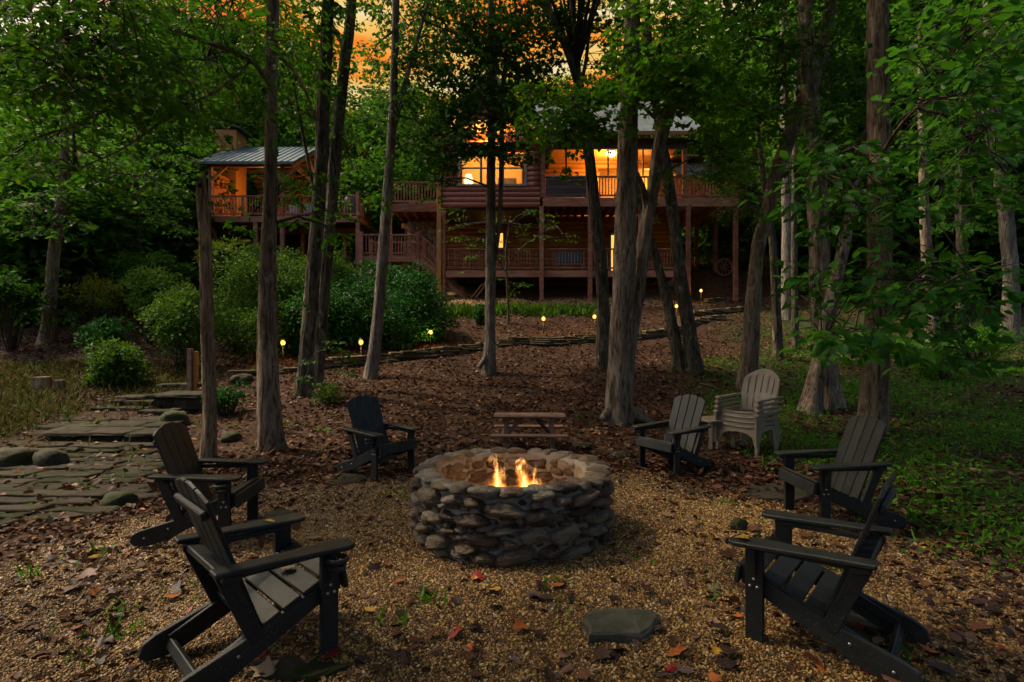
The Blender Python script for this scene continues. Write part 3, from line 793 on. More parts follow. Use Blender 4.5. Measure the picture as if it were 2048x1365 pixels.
# lights of the lit rooms
lamp('room_light', (-1.2, 24.9, 10.2), 560, (1.0, 0.52, 0.13), 0.25, cab)
lamp('room_light', (X(1300, 27.3), 27.3, 9.3), 260, (1.0, 0.48, 0.11), 0.2, cab)

tl = thing('table_lamp', 'glowing table lamp behind the left cabin window', 'lamp', (X(937, 24.0), 24.0, 7.42))
obj('stem', tube_mesh('stem', [(0, 0, 0.3), (0, 0, 1.0)], [0.02, 0.02], M['iron']), tl)
boxmm('side_table', tl, (-0.25, -0.2, 0), (0.25, 0.2, 0.58), M['cedar_dark'])
obj('lamp_shade', tube_mesh('lamp_shade', [(0, 0, 0.98), (0, 0, 1.06), (0, 0, 1.34)], [0.20, 0.21, 0.13], M['shade'], 16), tl)
cl = thing('ceiling_lamp', 'round ceiling lamp glowing on the cabin porch', 'lamp', (X(1222, 24.6), 24.6, 9.97))
obj('lamp_globe', tube_mesh('lamp_globe', [(0, 0, -0.005), (0, 0, -0.10), (0, 0, -0.2), (0, 0, -0.24)], [0.23, 0.23, 0.15, 0.04], M['globe'], 16), cl)
obj('lamp_ring', tube_mesh('lamp_ring', [(0, 0, 0.0), (0, 0, -0.03)], [0.25, 0.25], M['steel'], 16), cl)
lamp('porch_light', (0, 0, -0.45), 290, (1.0, 0.45, 0.09), 0.15, cl)
ac = thing('armchair', 'pale rounded armchair behind the cabin window', 'armchair', (X(1020, 24.6), 24.6, 7.42))
boxmm('seat', ac, (-0.4, -0.35, 0.12), (0.4, 0.35, 0.48), M['plaster'], 0.06)
o = obj('backrest', tube_mesh('backrest', [(0, 0.3, 0.4), (0, 0.32, 0.8), (0, 0.36, 1.02), (0, 0.37, 1.07)], [0.42, 0.42, 0.34, 0.15], M['plaster'], 14), ac, scale=(1, 0.5, 1)); o.location.y = 0.15
for s in (-1, 1): boxmm('armrest', ac, (s * 0.44 - 0.08, -0.35, 0.12), (s * 0.44 + 0.08, 0.3, 0.66), M['plaster'], 0.05)

bn = thing('deck_bench', 'bench with a blue cushion behind the lower deck railing', 'bench', (X(1138, 24.2), 24.2, 4.466))
boxmm('seat', bn, (-0.62, -0.22, 0.36), (0.62, 0.22, 0.42), DW)
boxmm('backrest', bn, (-0.62, 0.18, 0.45), (0.62, 0.23, 0.92), DW)
boxmm('cushion', bn, (-0.58, -0.2, 0.425), (0.58, 0.16, 0.56), M['blue_cloth'], 0.04)
boxmm('back_cushion', bn, (-0.55, 0.06, 0.57), (0.55, 0.17, 0.95), M['blue_cloth'], 0.04)
for sx in (-0.55, 0.55):
    for sy in (-0.17, 0.17): boxmm('leg', bn, (sx - 0.03, sy - 0.03, 0), (sx + 0.03, sy + 0.03, 0.36), DW)

# ------------------------------------------------------------------ walkway deck left of the cabin
wk = thing('walkway_deck', 'raised walkway deck with railing joining the left side of the log cabin', 'deck')
wx0, wx1, wy = X(781, 24.0), gx0 - 0.16, 24.0
boxmm('rim_beam', wk, (wx0, wy, 7.15), (wx1, wy + 0.05, 7.46), DW)
boxmm('rim_beam', wk, (wx0, wy + 3.6, 7.15), (wx1, wy + 3.65, 7.46), DW)
for i in range(24): boxmm('deck_board', wk, (wx0, wy + 0.06 + i * 0.148, 7.47), (wx1, wy + 0.06 + i * 0.148 + 0.138, 7.505), DW, bevel=0)
for i in range(6): beam('joist', wk, (wx0 + 0.1 + i * 0.4, wy + 0.06, 7.3), (wx0 + 0.1 + i * 0.4, wy + 3.58, 7.3), 0.045, 0.26, M['cedar'])
boxmm('girder', wk, (wx0, wy + 2.4, 6.9), (wx1, wy + 2.52, 7.14), M['cedar'])
railing(wk, (wx0 + 0.06, wy + 0.05, 7.51), (wx1, wy + 0.05, 7.51), DW, h=0.92)
railing(wk, (wx0 + 0.06, wy + 3.6, 7.51), (wx1, wy + 3.6, 7.51), DW, h=0.92)
for y in (wy + 0.06, wy + 3.5):
    boxmm('post', wk, (wx0 - 0.05, y - 0.05, Hs(wx0, y) - 0.3), (wx0 + 0.05, y + 0.05, 8.48), DW)

# ------------------------------------------------------------------ stair platform between pavilion and cabin
sp_ = thing('stair_platform', 'brown timber landing with railing and short stair down to the cabin deck', 'deck')
sy, sz = 23.5, 5.16
sx0, sx1 = X(722, sy), X(836, sy)
boxmm('rim_beam', sp_, (sx0, sy, sz - 0.27), (sx1, sy + 0.05, sz - 0.02), DW)
for i in range(12): boxmm('deck_board', sp_, (sx0, sy + 0.06 + i * 0.148, sz - 0.035), (sx1, sy + 0.06 + i * 0.148 + 0.138, sz), DW, bevel=0)
for i in range(6): boxmm('joist', sp_, (sx0 + 0.08 + i * 0.45, sy + 0.06, sz - 0.26), (sx0 + 0.125 + i * 0.45, sy + 1.8, sz - 0.04), M['cedar'], bevel=0)
railing(sp_, (sx0 + 0.08, sy + 0.06, sz), (sx1 - 0.08, sy + 0.06, sz), DW, h=0.88)
railing(sp_, (sx0 + 0.08, sy + 1.8, sz), (sx1 - 0.08, sy + 1.8, sz), DW, h=0.88)
for x in (sx0, sx1):
    for y in (sy + 0.03, sy + 1.8):
        boxmm('post', sp_, (x - 0.075, y - 0.075, Hs(x, y) - 0.3), (x + 0.075, y + 0.075, sz + 1.0), DW)
ex = gx0 - 0.12
for y in (sy - 0.02, sy + 0.9):
    beam('stringer', sp_, (sx1 + 0.08, y, sz - 0.20), (ex, y, 4.30), 0.05, 0.28, DW)
for i in range(4):
    k = (i + 0.5) / 4
    x = sx1 + 0.1 + (ex - sx1 - 0.1) * k
    boxmm('tread', sp_, (x - 0.13, sy + 0.02, sz - 0.05 - (sz - 4.47) * k - 0.02), (x + 0.13, sy + 0.86, sz - 0.05 - (sz - 4.47) * k + 0.02), DW)
railing(sp_, (sx1 + 0.1, sy - 0.01, sz - 0.02), (ex - 0.02, sy - 0.01, 4.47), DW, h=0.88)

def stone_wall(name, label, x0, x1, y, z0, z1, n, seed):
    w = tag(obj(name, box_mesh(x1 - x0, 0.3, z1 - z0, M['mortar'], 0.02), None, ((x0 + x1) / 2, y + 0.15, (z0 + z1) / 2)), label, 'wall', kind='thing')
    for x, z, wd, h in pack(x1 - x0, z1 - z0, ((60, (0.34, 0.55), (0.22, 0.34)), (500, (0.22, 0.36), (0.16, 0.24)), (900, (0.12, 0.2), (0.08, 0.14))), 0.01):
        x = min(max(x, wd / 2), x1 - x0 - wd / 2)
        obj('stone', stone_mesh(M['wall_stone'], rp_.randrange(6), 2, 0.24, 0.7), w, (x - (x1 - x0) / 2, -0.14, z - (z1 - z0) / 2), (0, rp_.uniform(-0.35, 0.35), 0), (wd * 0.51, 0.07, h * 0.52))
    return w
stone_wall('stone_foundation', 'rough stone foundation wall beside the landing stair', X(815, 25.6), X(884, 25.6), 25.6, 3.6, 7.1, 40, 3)
stone_wall('stone_foundation', 'low rough stone wall under the stair landing', X(724, 25.6), X(813, 25.6), 25.6, 3.6, 5.0, 40, 4)

# ------------------------------------------------------------------ pavilion
pv = thing('pavilion', 'open timber pavilion with teal metal roof and railed deck on posts', 'pavilion')
PD = 26.0
ax0, ax1, axr = X(416, PD), X(586, PD), X(716, PD)
fz = 7.42
boxmm('rim_beam', pv, (ax0 - 0.1, PD, fz - 0.30), (axr, PD + 0.06, fz - 0.02), DW)
boxmm('rim_beam', pv, (axr - 0.06, PD + 0.07, fz - 0.30), (axr, PD + 5.5, fz - 0.02), DW)
boxmm('deck_floor', pv, (ax0 - 0.1, PD + 0.07, fz - 0.07), (axr - 0.07, PD + 5.5, fz), DW)
for i in range(19): boxmm('joist', pv, (ax0 + i * 0.4, PD + 0.07, fz - 0.29), (ax0 + 0.045 + i * 0.4, PD + 5.4, fz - 0.08), M['cedar'], bevel=0)
boxmm('girder', pv, (ax0 - 0.05, PD + 1.3, fz - 0.60), (axr - 0.1, PD + 1.42, fz - 0.30), M['cedar'])
railing(pv, (ax0 + 0.1, PD + 0.05, fz), (X(483, PD), PD + 0.05, fz), DW, h=0.94)
railing(pv, (X(487, PD), PD + 0.05, fz), (X(560, PD), PD + 0.05, fz), DW, h=0.94)
railing(pv, (X(566, PD), PD + 0.05, fz), (X(640, PD), PD + 0.05, fz), DW, h=0.94)
railing(pv, (X(644, PD), PD + 0.05, fz), (axr - 0.1, PD + 0.05, fz), DW, h=0.94)
railing(pv, (axr - 0.04, PD + 0.12, fz), (axr - 0.04, PD + 5.4, fz), DW, h=0.94)
for pxx in (485, 642): boxmm('rail_post', pv, (X(pxx, PD) - 0.07, PD + 0.0, fz), (X(pxx, PD) + 0.07, PD + 0.1, fz + 0.97), DW)
for y in (PD + 0.03, PD + 2.0, PD + 5.4): boxmm('rail_post', pv, (axr - 0.1, y - 0.06, fz + 0.002), (axr + 0.03, y + 0.06, fz + 1.12), DW)
eav, rdz, dep = 10.05, 11.75, 3.1
for x in (ax0 + 0.06, X(563, PD)):
    for y in (PD + 0.12, PD + 2 * dep - 0.4):
        boxmm('roof_post', pv, (x - 0.08, y - 0.08, fz), (x + 0.08, y + 0.08, eav - 0.1), DW)
boxmm('eave_beam', pv, (ax0 - 0.2, PD + 0.04, eav - 0.3), (ax1, PD + 0.2, eav - 0.06), M['cedar_dark'])
boxmm('eave_beam', pv, (ax0 - 0.2, PD + 2 * dep - 0.48, eav - 0.3), (ax1, PD + 2 * dep - 0.32, eav - 0.06), M['cedar_dark'])
metal_roof(pv, ((ax0 - 0.35, PD - 0.35, eav - 0.18), (ax1 + 0.15, PD - 0.35, eav - 0.18), (ax1 + 0.15, PD + dep, rdz), (ax0 - 0.35, PD + dep, rdz)), M['metal_teal'], 0.3)
metal_roof(pv, ((ax0 - 0.35, PD + 2 * dep + 0.35, eav - 0.18), (ax1 + 0.15, PD + 2 * dep + 0.35, eav - 0.18), (ax1 + 0.15, PD + dep, rdz), (ax0 - 0.35, PD + dep, rdz)), M['metal_teal'], 0.3)
boxmm('fascia', pv, (ax0 - 0.35, PD - 0.39, eav - 0.30), (ax1 + 0.15, PD - 0.355, eav - 0.17), M['metal_teal'])
# ceiling boards, following the slopes
for s, y0 in ((0, PD - 0.2), (1, PD + 2 * dep + 0.2)):
    for i in range(9):
        a, b = i / 9, (i + 0.97) / 9
        beam('ceiling_board', pv, (ax0 - 0.2, y0 + (PD + dep - y0) * (a + b) / 2, eav - 0.26 + (rdz - eav + 0.1) * (a + b) / 2), (ax1 + 0.0, y0 + (PD + dep - y0) * (a + b) / 2, eav - 0.26 + (rdz - eav + 0.1) * (a + b) / 2), 0.42, 0.03, M['cedar_dark'])
# gable truss towards the cabin
tx = ax1 - 0.02
beam('tie_beam', pv, (tx, PD + 0.1, eav - 0.18), (tx, PD + 2 * dep - 0.4, eav - 0.18), 0.14, 0.2, M['cedar'])
beam('king_post', pv, (tx, PD + dep, eav - 0.1), (tx, PD + dep, rdz - 0.25), 0.14, 0.14, M['cedar'])
for s in (-1, 1):
    beam('strut', pv, (tx, PD + dep, eav + 0.1), (tx, PD + dep + s * 1.2, eav + 0.85), 0.12, 0.12, M['cedar'])
    beam('rafter', pv, (tx, PD + dep + s * 3.2, eav - 0.35), (tx, PD + dep, rdz - 0.2), 0.12, 0.16, M['cedar'])
for x, s in ((ax0 + 0.06, 1), (X(563, PD), -1), (X(563, PD), 1)):
    beam('brace', pv, (x, PD + 0.12, eav - 0.95), (x + s * 0.75, PD + 0.12, eav - 0.25), 0.1, 0.12, M['cedar'])
# chimney breast and back boards
for i in range(7): boxmm('wall_board', pv, (ax0 - 0.02 + i * 0.62, PD + 2 * dep - 0.30, fz + 0.02), (ax0 + 0.595 + i * 0.62, PD + 2 * dep - 0.25, eav - 0.3), M['cedar_dark'])
for i in range(5): boxmm('wall_board', pv, (ax0 - 0.10, PD + 0.6 + i * 0.62, fz + 0.02), (ax0 - 0.05, PD + 1.21 + i * 0.62, eav - 0.3), M['cedar'])
cx0, cx1 = X(438, 28.5), X(478, 28.5)
ch = boxmm('chimney', pv, (cx0, 28.2, fz), (cx1, 29.3, Z(262, 28.4)), M['cedar'])
for i in range(5):
    z = Z(300, 28.2) + i * 0.17
    boxmm('chimney_board', pv, (cx0 - 0.03, 28.16, z), (cx1 + 0.03, 28.195, z + 0.155), M['cedar'])
o = box('chimney_cap', pv, ((cx0 + cx1) / 2 + 0.1, 28.7, Z(254, 28.4)), (1.5, 1.5, 0.05), M['metal_teal'], (0, R(14), 0))
boxmm('chimney_trim', pv, (cx1 - 0.14, 28.14, Z(300, 28.2)), (cx1 + 0.04, 28.158, Z(262, 28.2)), M['cedar'])
# posts and knee braces under the deck
for pxx, y in ((418, PD + 1.36), (512, PD + 0.1), (565, PD + 0.1), (606, PD + 1.36), (655, PD + 1.36), (690, PD + 1.36), (716, PD + 0.05)):
    x = X(pxx, y)
    boxmm('deck_post', pv, (x - 0.09, y - 0.09, Hs(x, y) - 0.3), (x + 0.09, y + 0.09, fz - 0.305 if y < PD + 1 else fz - 0.605), DW if pxx in (512, 565, 716) else M['cedar'])
beam('brace', pv, (X(422, PD + 0.3), PD + 0.3, fz - 0.4), (X(452, PD + 1.3), PD + 1.3, fz - 2.2), 0.1, 0.12, M['cedar'])
for a in range(8): boxmm('lower_board', pv, (X(455, PD + 2.5) + a * 0.24, PD + 2.5, 4.2), (X(455, PD + 2.5) + a * 0.24 + 0.23, PD + 2.55, 5.55), M['cedar'])
boxmm('lower_wall', pv, (X(455, PD + 2.5), PD + 2.56, 4.2), (X(640, PD + 2.5), PD + 2.64, fz - 0.3), M['panel_dark'])
window(pv, X(463, PD + 2.5), X(508, PD + 2.5), 5.75, 6.55, PD + 2.5, cols=2, fm=M['cedar'], pane=M['glass'])
stone_wall('stone_wall', 'rough stone wall under the right end of the pavilion deck', X(640, 28.3), X(716, 28.3), 28.3, 4.2, 7.0, 40, 9)

pl_ = thing('pendant_lamp', 'added unseen lamp hung under the pavilion roof to make it glow', 'lamp', (X(541, 27.6), 27.6, 9.4))  # added lamp behind the maple trunk, gives the pavilion its orange glow
obj('cord', tube_mesh('cord', [(0, 0, 0.1), (0, 0, 1.2)], [0.008, 0.008], M['iron']), pl_)
obj('lamp_shade', tube_mesh('lamp_shade', [(0, 0, -0.02), (0, 0, 0.03), (0, 0, 0.12)], [0.14, 0.13, 0.04], M['shade'], 14), pl_)
lamp('pendant_light', (0, 0, -0.12), 170, (1.0, 0.46, 0.13), 0.1, pl_)
gr = thing('covered_grill', 'barbecue grill under a black cover on the pavilion deck', 'grill', (X(703, 27.0), 27.2, fz))
V, Fc = tube_arrays([(0, 0, 0.02), (0, 0, 0.5), (0, 0, 0.92), (0, 0, 1.16), (0, 0, 1.28), (0, 0, 1.31)], [0.42, 0.40, 0.40, 0.33, 0.2, 0.05], 18, fn=lambda i, a, r: r * (1 + 0.07 * math.sin(5 * a + i) + 0.04 * math.sin(9 * a)))
obj('cover', mesh_py('cover', V, Fc, M['black_cover'], True), gr, scale=(1.2, 0.8, 1))
boxmm('side_shelf', gr, (-0.95, -0.2, 0.9), (-0.5, 0.2, 0.95), M['steel'])
for sx in (-0.3, 0.3): boxmm('leg', gr, (sx - 0.04, -0.2, 0.0), (sx + 0.04, -0.12, 0.3), M['iron'])
for k, pxx in enumerate((584, 618, 668)):
    dc = thing('patio_chair', ['grey patio chair left of the twin trunks behind the pavilion railing', 'grey patio chair hidden half by the twin trunks on the pavilion deck', 'grey patio chair beside the covered grill on the pavilion deck'][k], 'chair', (X(pxx, 27.4), 27.4, fz), R(20 * k), 'patio chairs on the pavilion deck')
    boxmm('seat', dc, (-0.25, -0.25, 0.40), (0.25, 0.25, 0.45), M['steel'])
    boxmm('backrest', dc, (-0.25, 0.21, 0.46), (0.25, 0.25, 0.98), M['steel'])
    for sx in (-0.22, 0.22):
        for yy in (-0.22, 0.22): boxmm('leg', dc, (sx - 0.02, yy - 0.02, 0), (sx + 0.02, yy + 0.02, 0.40), M['steel'])

# wagon wheel and fence right of the cabin
ww = thing('wagon_wheel', 'old spoked wagon wheel leaning near the deck posts', 'wheel', (X(1448, 25.0), 25.0, Hs(X(1448, 25.0), 25.0) + 0.40), 0)
V, Fc = [], []
for i in range(24):
    a = 2 * math.pi * i / 24
    for r, y in ((0.40, -0.03), (0.40, 0.03), (0.34, 0.03), (0.34, -0.03)): V.append((r * math.cos(a), y, r * math.sin(a)))
for i in range(24):
    j = (i + 1) % 24
    for k in range(4): Fc.append((i * 4 + k, i * 4 + (k + 1) % 4, j * 4 + (k + 1) % 4, j * 4 + k))
obj('rim', mesh_py('rim', V, Fc, M['old_wood']), ww)
obj('hub', tube_mesh('hub', [(0, -0.07, 0), (0, 0.07, 0)], [0.07, 0.07], M['old_wood'], 12), ww)
for i in range(10):
    a = 2 * math.pi * i / 10
    beam('spoke', ww, (0.06 * math.cos(a), 0, 0.06 * math.sin(a)), (0.35 * math.cos(a), 0, 0.35 * math.sin(a)), 0.03, 0.03, M['old_wood'])
fe = thing('picket_fence', 'weathered picket fence behind the right deck posts', 'fence', (0, 0, 0))
fx0, fx1, fy = X(1425, 30), X(1560, 30), 30.0
fzb = Hs((fx0 + fx1) / 2, fy)
beam('rail', fe, (fx0, fy, fzb + 0.9), (fx1, fy, fzb + 0.9), 0.05, 0.08, M['old_wood'])
beam('rail', fe, (fx0, fy, fzb + 0.3), (fx1, fy, fzb + 0.3), 0.05, 0.08, M['old_wood'])
for i in range(26):
    x = fx0 + (fx1 - fx0) * i / 25
    boxmm('picket', fe, (x - 0.035, fy - 0.05, fzb - 0.4), (x + 0.035, fy - 0.03, fzb + 1.05 + 0.04 * math.sin(i * 2.3)), M['old_wood'], 0)
rw = thing('timber_retaining_wall', 'tan timber retaining wall behind the thin trunks right of the cabin', 'wall'); rw['kind'] = 'thing'
for i in range(5):
    x0, y0 = X(1512, 25.5), 25.5
    zb = Hs(x0, y0) - 0.2
    boxmm('plank', rw, (x0, y0, zb + i * 0.245), (X(1556, 25.5), y0 + 0.12, zb + i * 0.245 + 0.238), M['cedar'])
# ------------------------------------------------------------------ leaves (numpy)
def _half(pts):
    """leaf outline from the half outline (x along the midrib, y>=0); base and tip lie on the midrib"""
    p = [(0.0, 0.0)] + pts + [(1.0, 0.0)]
    n = len(p)
    V = [(x, y) for x, y in p] + [(x, -y) for x, y in pts]
    left = list(range(n))
    right = [n - 1] + [n + i for i in range(len(pts) - 1, -1, -1)] + [0]
    return np.array(V), [left, right[::-1] if False else right]
SHAPES = {
    'rhomb': (np.array([(0, 0), (0.5, 0.30), (1, 0), (0.5, -0.30)]), [[0, 1, 2, 3]]),
    'ovate': _half([(0.22, 0.24), (0.60, 0.26)]),
    'broad': _half([(0.12, 0.17), (0.36, 0.30), (0.62, 0.29), (0.86, 0.14)]),
    'lance': _half([(0.35, 0.13), (0.70, 0.11)]),
    'maple': _half([(0.02, 0.20), (-0.08, 0.44), (0.22, 0.36), (0.40, 0.60), (0.50, 0.30), (0.74, 0.26)]),
    'oak': _half([(0.16, 0.12), (0.24, 0.30), (0.38, 0.14), (0.52, 0.36), (0.62, 0.14), (0.80, 0.24)]),
    'blade': (np.array([(0, 0.05), (0, -0.05), (0.55, -0.04), (1.0, 0), (0.55, 0.04)]), [[0, 1, 2, 3, 4]]),
}
def unit(a): return a / np.maximum(np.linalg.norm(a, axis=-1, keepdims=True), 1e-9)

def leaf_geo(shape, pos, xdir, nrm, size, fold=0.18, curl=0.0):
    """leaf polygons for n leaves: arrays of vertices, face sizes and loops"""
    S, faces = SHAPES[shape]
    n, k = len(pos), len(S)
    xd = unit(xdir)
    nr = unit(nrm - xd * np.sum(nrm * xd, 1, keepdims=True))
    yd = np.cross(nr, xd)
    u, v = S[:, 0], S[:, 1]
    if n > 1:
        fold = (fold * rng.uniform(0.3, 2.0, n))[:, None]; curl = (curl * rng.uniform(-0.6, 2.6, n))[:, None]
    w = fold * np.abs(v)[None, :] - curl * (u ** 2)[None, :] + 0 * u[None, :]
    sz = np.asarray(size)[:, None, None]
    V = pos[:, None, :] + sz * (xd[:, None, :] * u[None, :, None] + yd[:, None, :] * v[None, :, None] + nr[:, None, :] * np.broadcast_to(w, (n, k))[..., None])
    sizes = np.tile(np.array([len(f) for f in faces]), n)
    lp = np.concatenate([np.array(f) for f in faces])
    loops = (np.arange(n)[:, None] * k + lp[None, :]).ravel()
    return V.reshape(-1, 3), sizes, loops

class Leaves:
    def __init__(self): self.V = []; self.S = []; self.L = []; self.n = 0
    def add(self, g):
        V, S, Lp = g
        self.V.append(V); self.S.append(S); self.L.append(Lp + self.n); self.n += len(V)
    def mesh(self, name, mat):
        return mesh_np(name, np.concatenate(self.V), np.concatenate(self.S), np.concatenate(self.L), mats=[mat])

def rand_unit(n): return unit(rng.normal(size=(n, 3)))

def spray_leaves(c, u, L, per, size, tilt=0.45, droop=0.25, width=0.45):
    """leaves along flat drooping sprays. c centres (n,3), u directions (n,3)"""
    n = len(c)
    t = rng.random((n, per))
    side = np.where(rng.random((n, per)) < 0.5, -1.0, 1.0)
    up = np.array([0, 0, 1.0])
    s = unit(np.cross(np.broadcast_to(up, (n, 3)), u))
    off = side * rng.random((n, per)) * width * np.sin(np.pi * np.clip(t * 0.85 + 0.1, 0, 1)) * L[:, None]
    pos = c[:, None, :] + u[:, None, :] * ((t - 0.5) * L[:, None])[..., None] + s[:, None, :] * off[..., None]
    pos[..., 2] -= droop * L[:, None] * (t ** 2 * 0.6 + (off / L[:, None]) ** 2 * 0.9)
    pos += rng.normal(size=pos.shape) * 0.04 * L[:, None, None]
    xd = u[:, None, :] * 0.8 + s[:, None, :] * (side * 0.9)[..., None] + rng.normal(size=pos.shape) * 0.35
    xd[..., 2] -= 0.28
    nr = np.zeros_like(pos); nr[..., 2] = 1.0
    nr += rng.normal(size=pos.shape) * tilt
    sz = size * rng.uniform(0.5, 1.3, size=(n, per))
    return pos.reshape(-1, 3), xd.reshape(-1, 3), nr.reshape(-1, 3), sz.ravel()

def px_points(n, x0, y0, x1, y1, d0, d1):
    px = rng.uniform(x0, x1, n); py = rng.uniform(y0, y1, n); d = rng.uniform(d0, d1, n)
    return np.stack([(px - 1024) / F * d, d, EYE - (py - 682) / F * d], 1)

# ------------------------------------------------------------------ tree builder
def smooth_path(pts, n):
    """Catmull-Rom through (x,y,z,r) rows"""
    p = np.array(pts, float)
    p = np.vstack([2 * p[0] - p[1], p, 2 * p[-1] - p[-2]])
    out = []
    segs = len(p) - 3
    for s in range(segs):
        m = max(2, int(n / segs))
        for i in range(m):
            t = i / m
            a, b, c, d = p[s], p[s + 1], p[s + 2], p[s + 3]
            out.append(0.5 * ((2 * b) + (-a + c) * t + (2 * a - 5 * b + 4 * c - d) * t * t + (-a + 3 * b - 3 * c + d) * t ** 3))
    out.append(p[-2])
    return np.array(out)

def stem_mesh(name, rows, mat, seg=26, n=70, rough=0.10, ridge=9, flare=0.0, broken=False, seed=0):
    """trunk or limb with furrowed bark; rows are (x,y,z,r) from base to tip"""
    q = smooth_path(rows, n)
    q[:, 3] = np.maximum(q[:, 3], 0.004)
    pts = [Vector(a[:3]) for a in q]
    z0 = pts[0].z
    def fn(i, a, r):
        z = pts[i].z
        v = Vector((math.cos(a) * 1.5 + seed * 3.3, math.sin(a) * 1.5, z * 0.9))
        f = abs(math.sin(ridge * 0.5 * a + 2.2 * mnoise.noise(Vector((math.cos(a) * 1.2, math.sin(a) * 1.2, z * 1.1 + seed)))))
        k = 1 + rough * (f - 0.6) + 0.13 * mnoise.noise(v) + 0.05 * mnoise.noise(v * 4)
        if flare > 0:
            h = max(0.0, z - z0 - 0.1)
            e = math.exp(-h / 0.15)
            k *= 1 + flare * e * (0.75 + 0.65 * math.sin(4 * a + seed) * math.sin(2.0 * a + seed * 2))
        return r * max(k, 0.3)
    V, Fc = tube_arrays(pts, list(q[:, 3]), seg, True, fn)
    if broken:
        for k in range(seg):
            V[(len(pts) - 1) * seg + k].z += 0.22 * mnoise.noise(Vector((k * 0.9, seed, 0))) + (0.16 if k < seg * 0.35 else -0.05)
    return mesh_py(name, V, Fc, mat, True)

def rowpx(pts):
    return [(*P(px, py, d), 0.44 * w / F * d) for px, py, d, w in pts]

def ground_rows(rows, under=0.2):
    x, y, z, r = rows[0]
    g = Hs(x, y)
    rows = [r_ for r_ in rows]
    rows[0] = (x, y, g + 0.02, r)
    return [(x, y, g - under, r * 1.05)] + rows

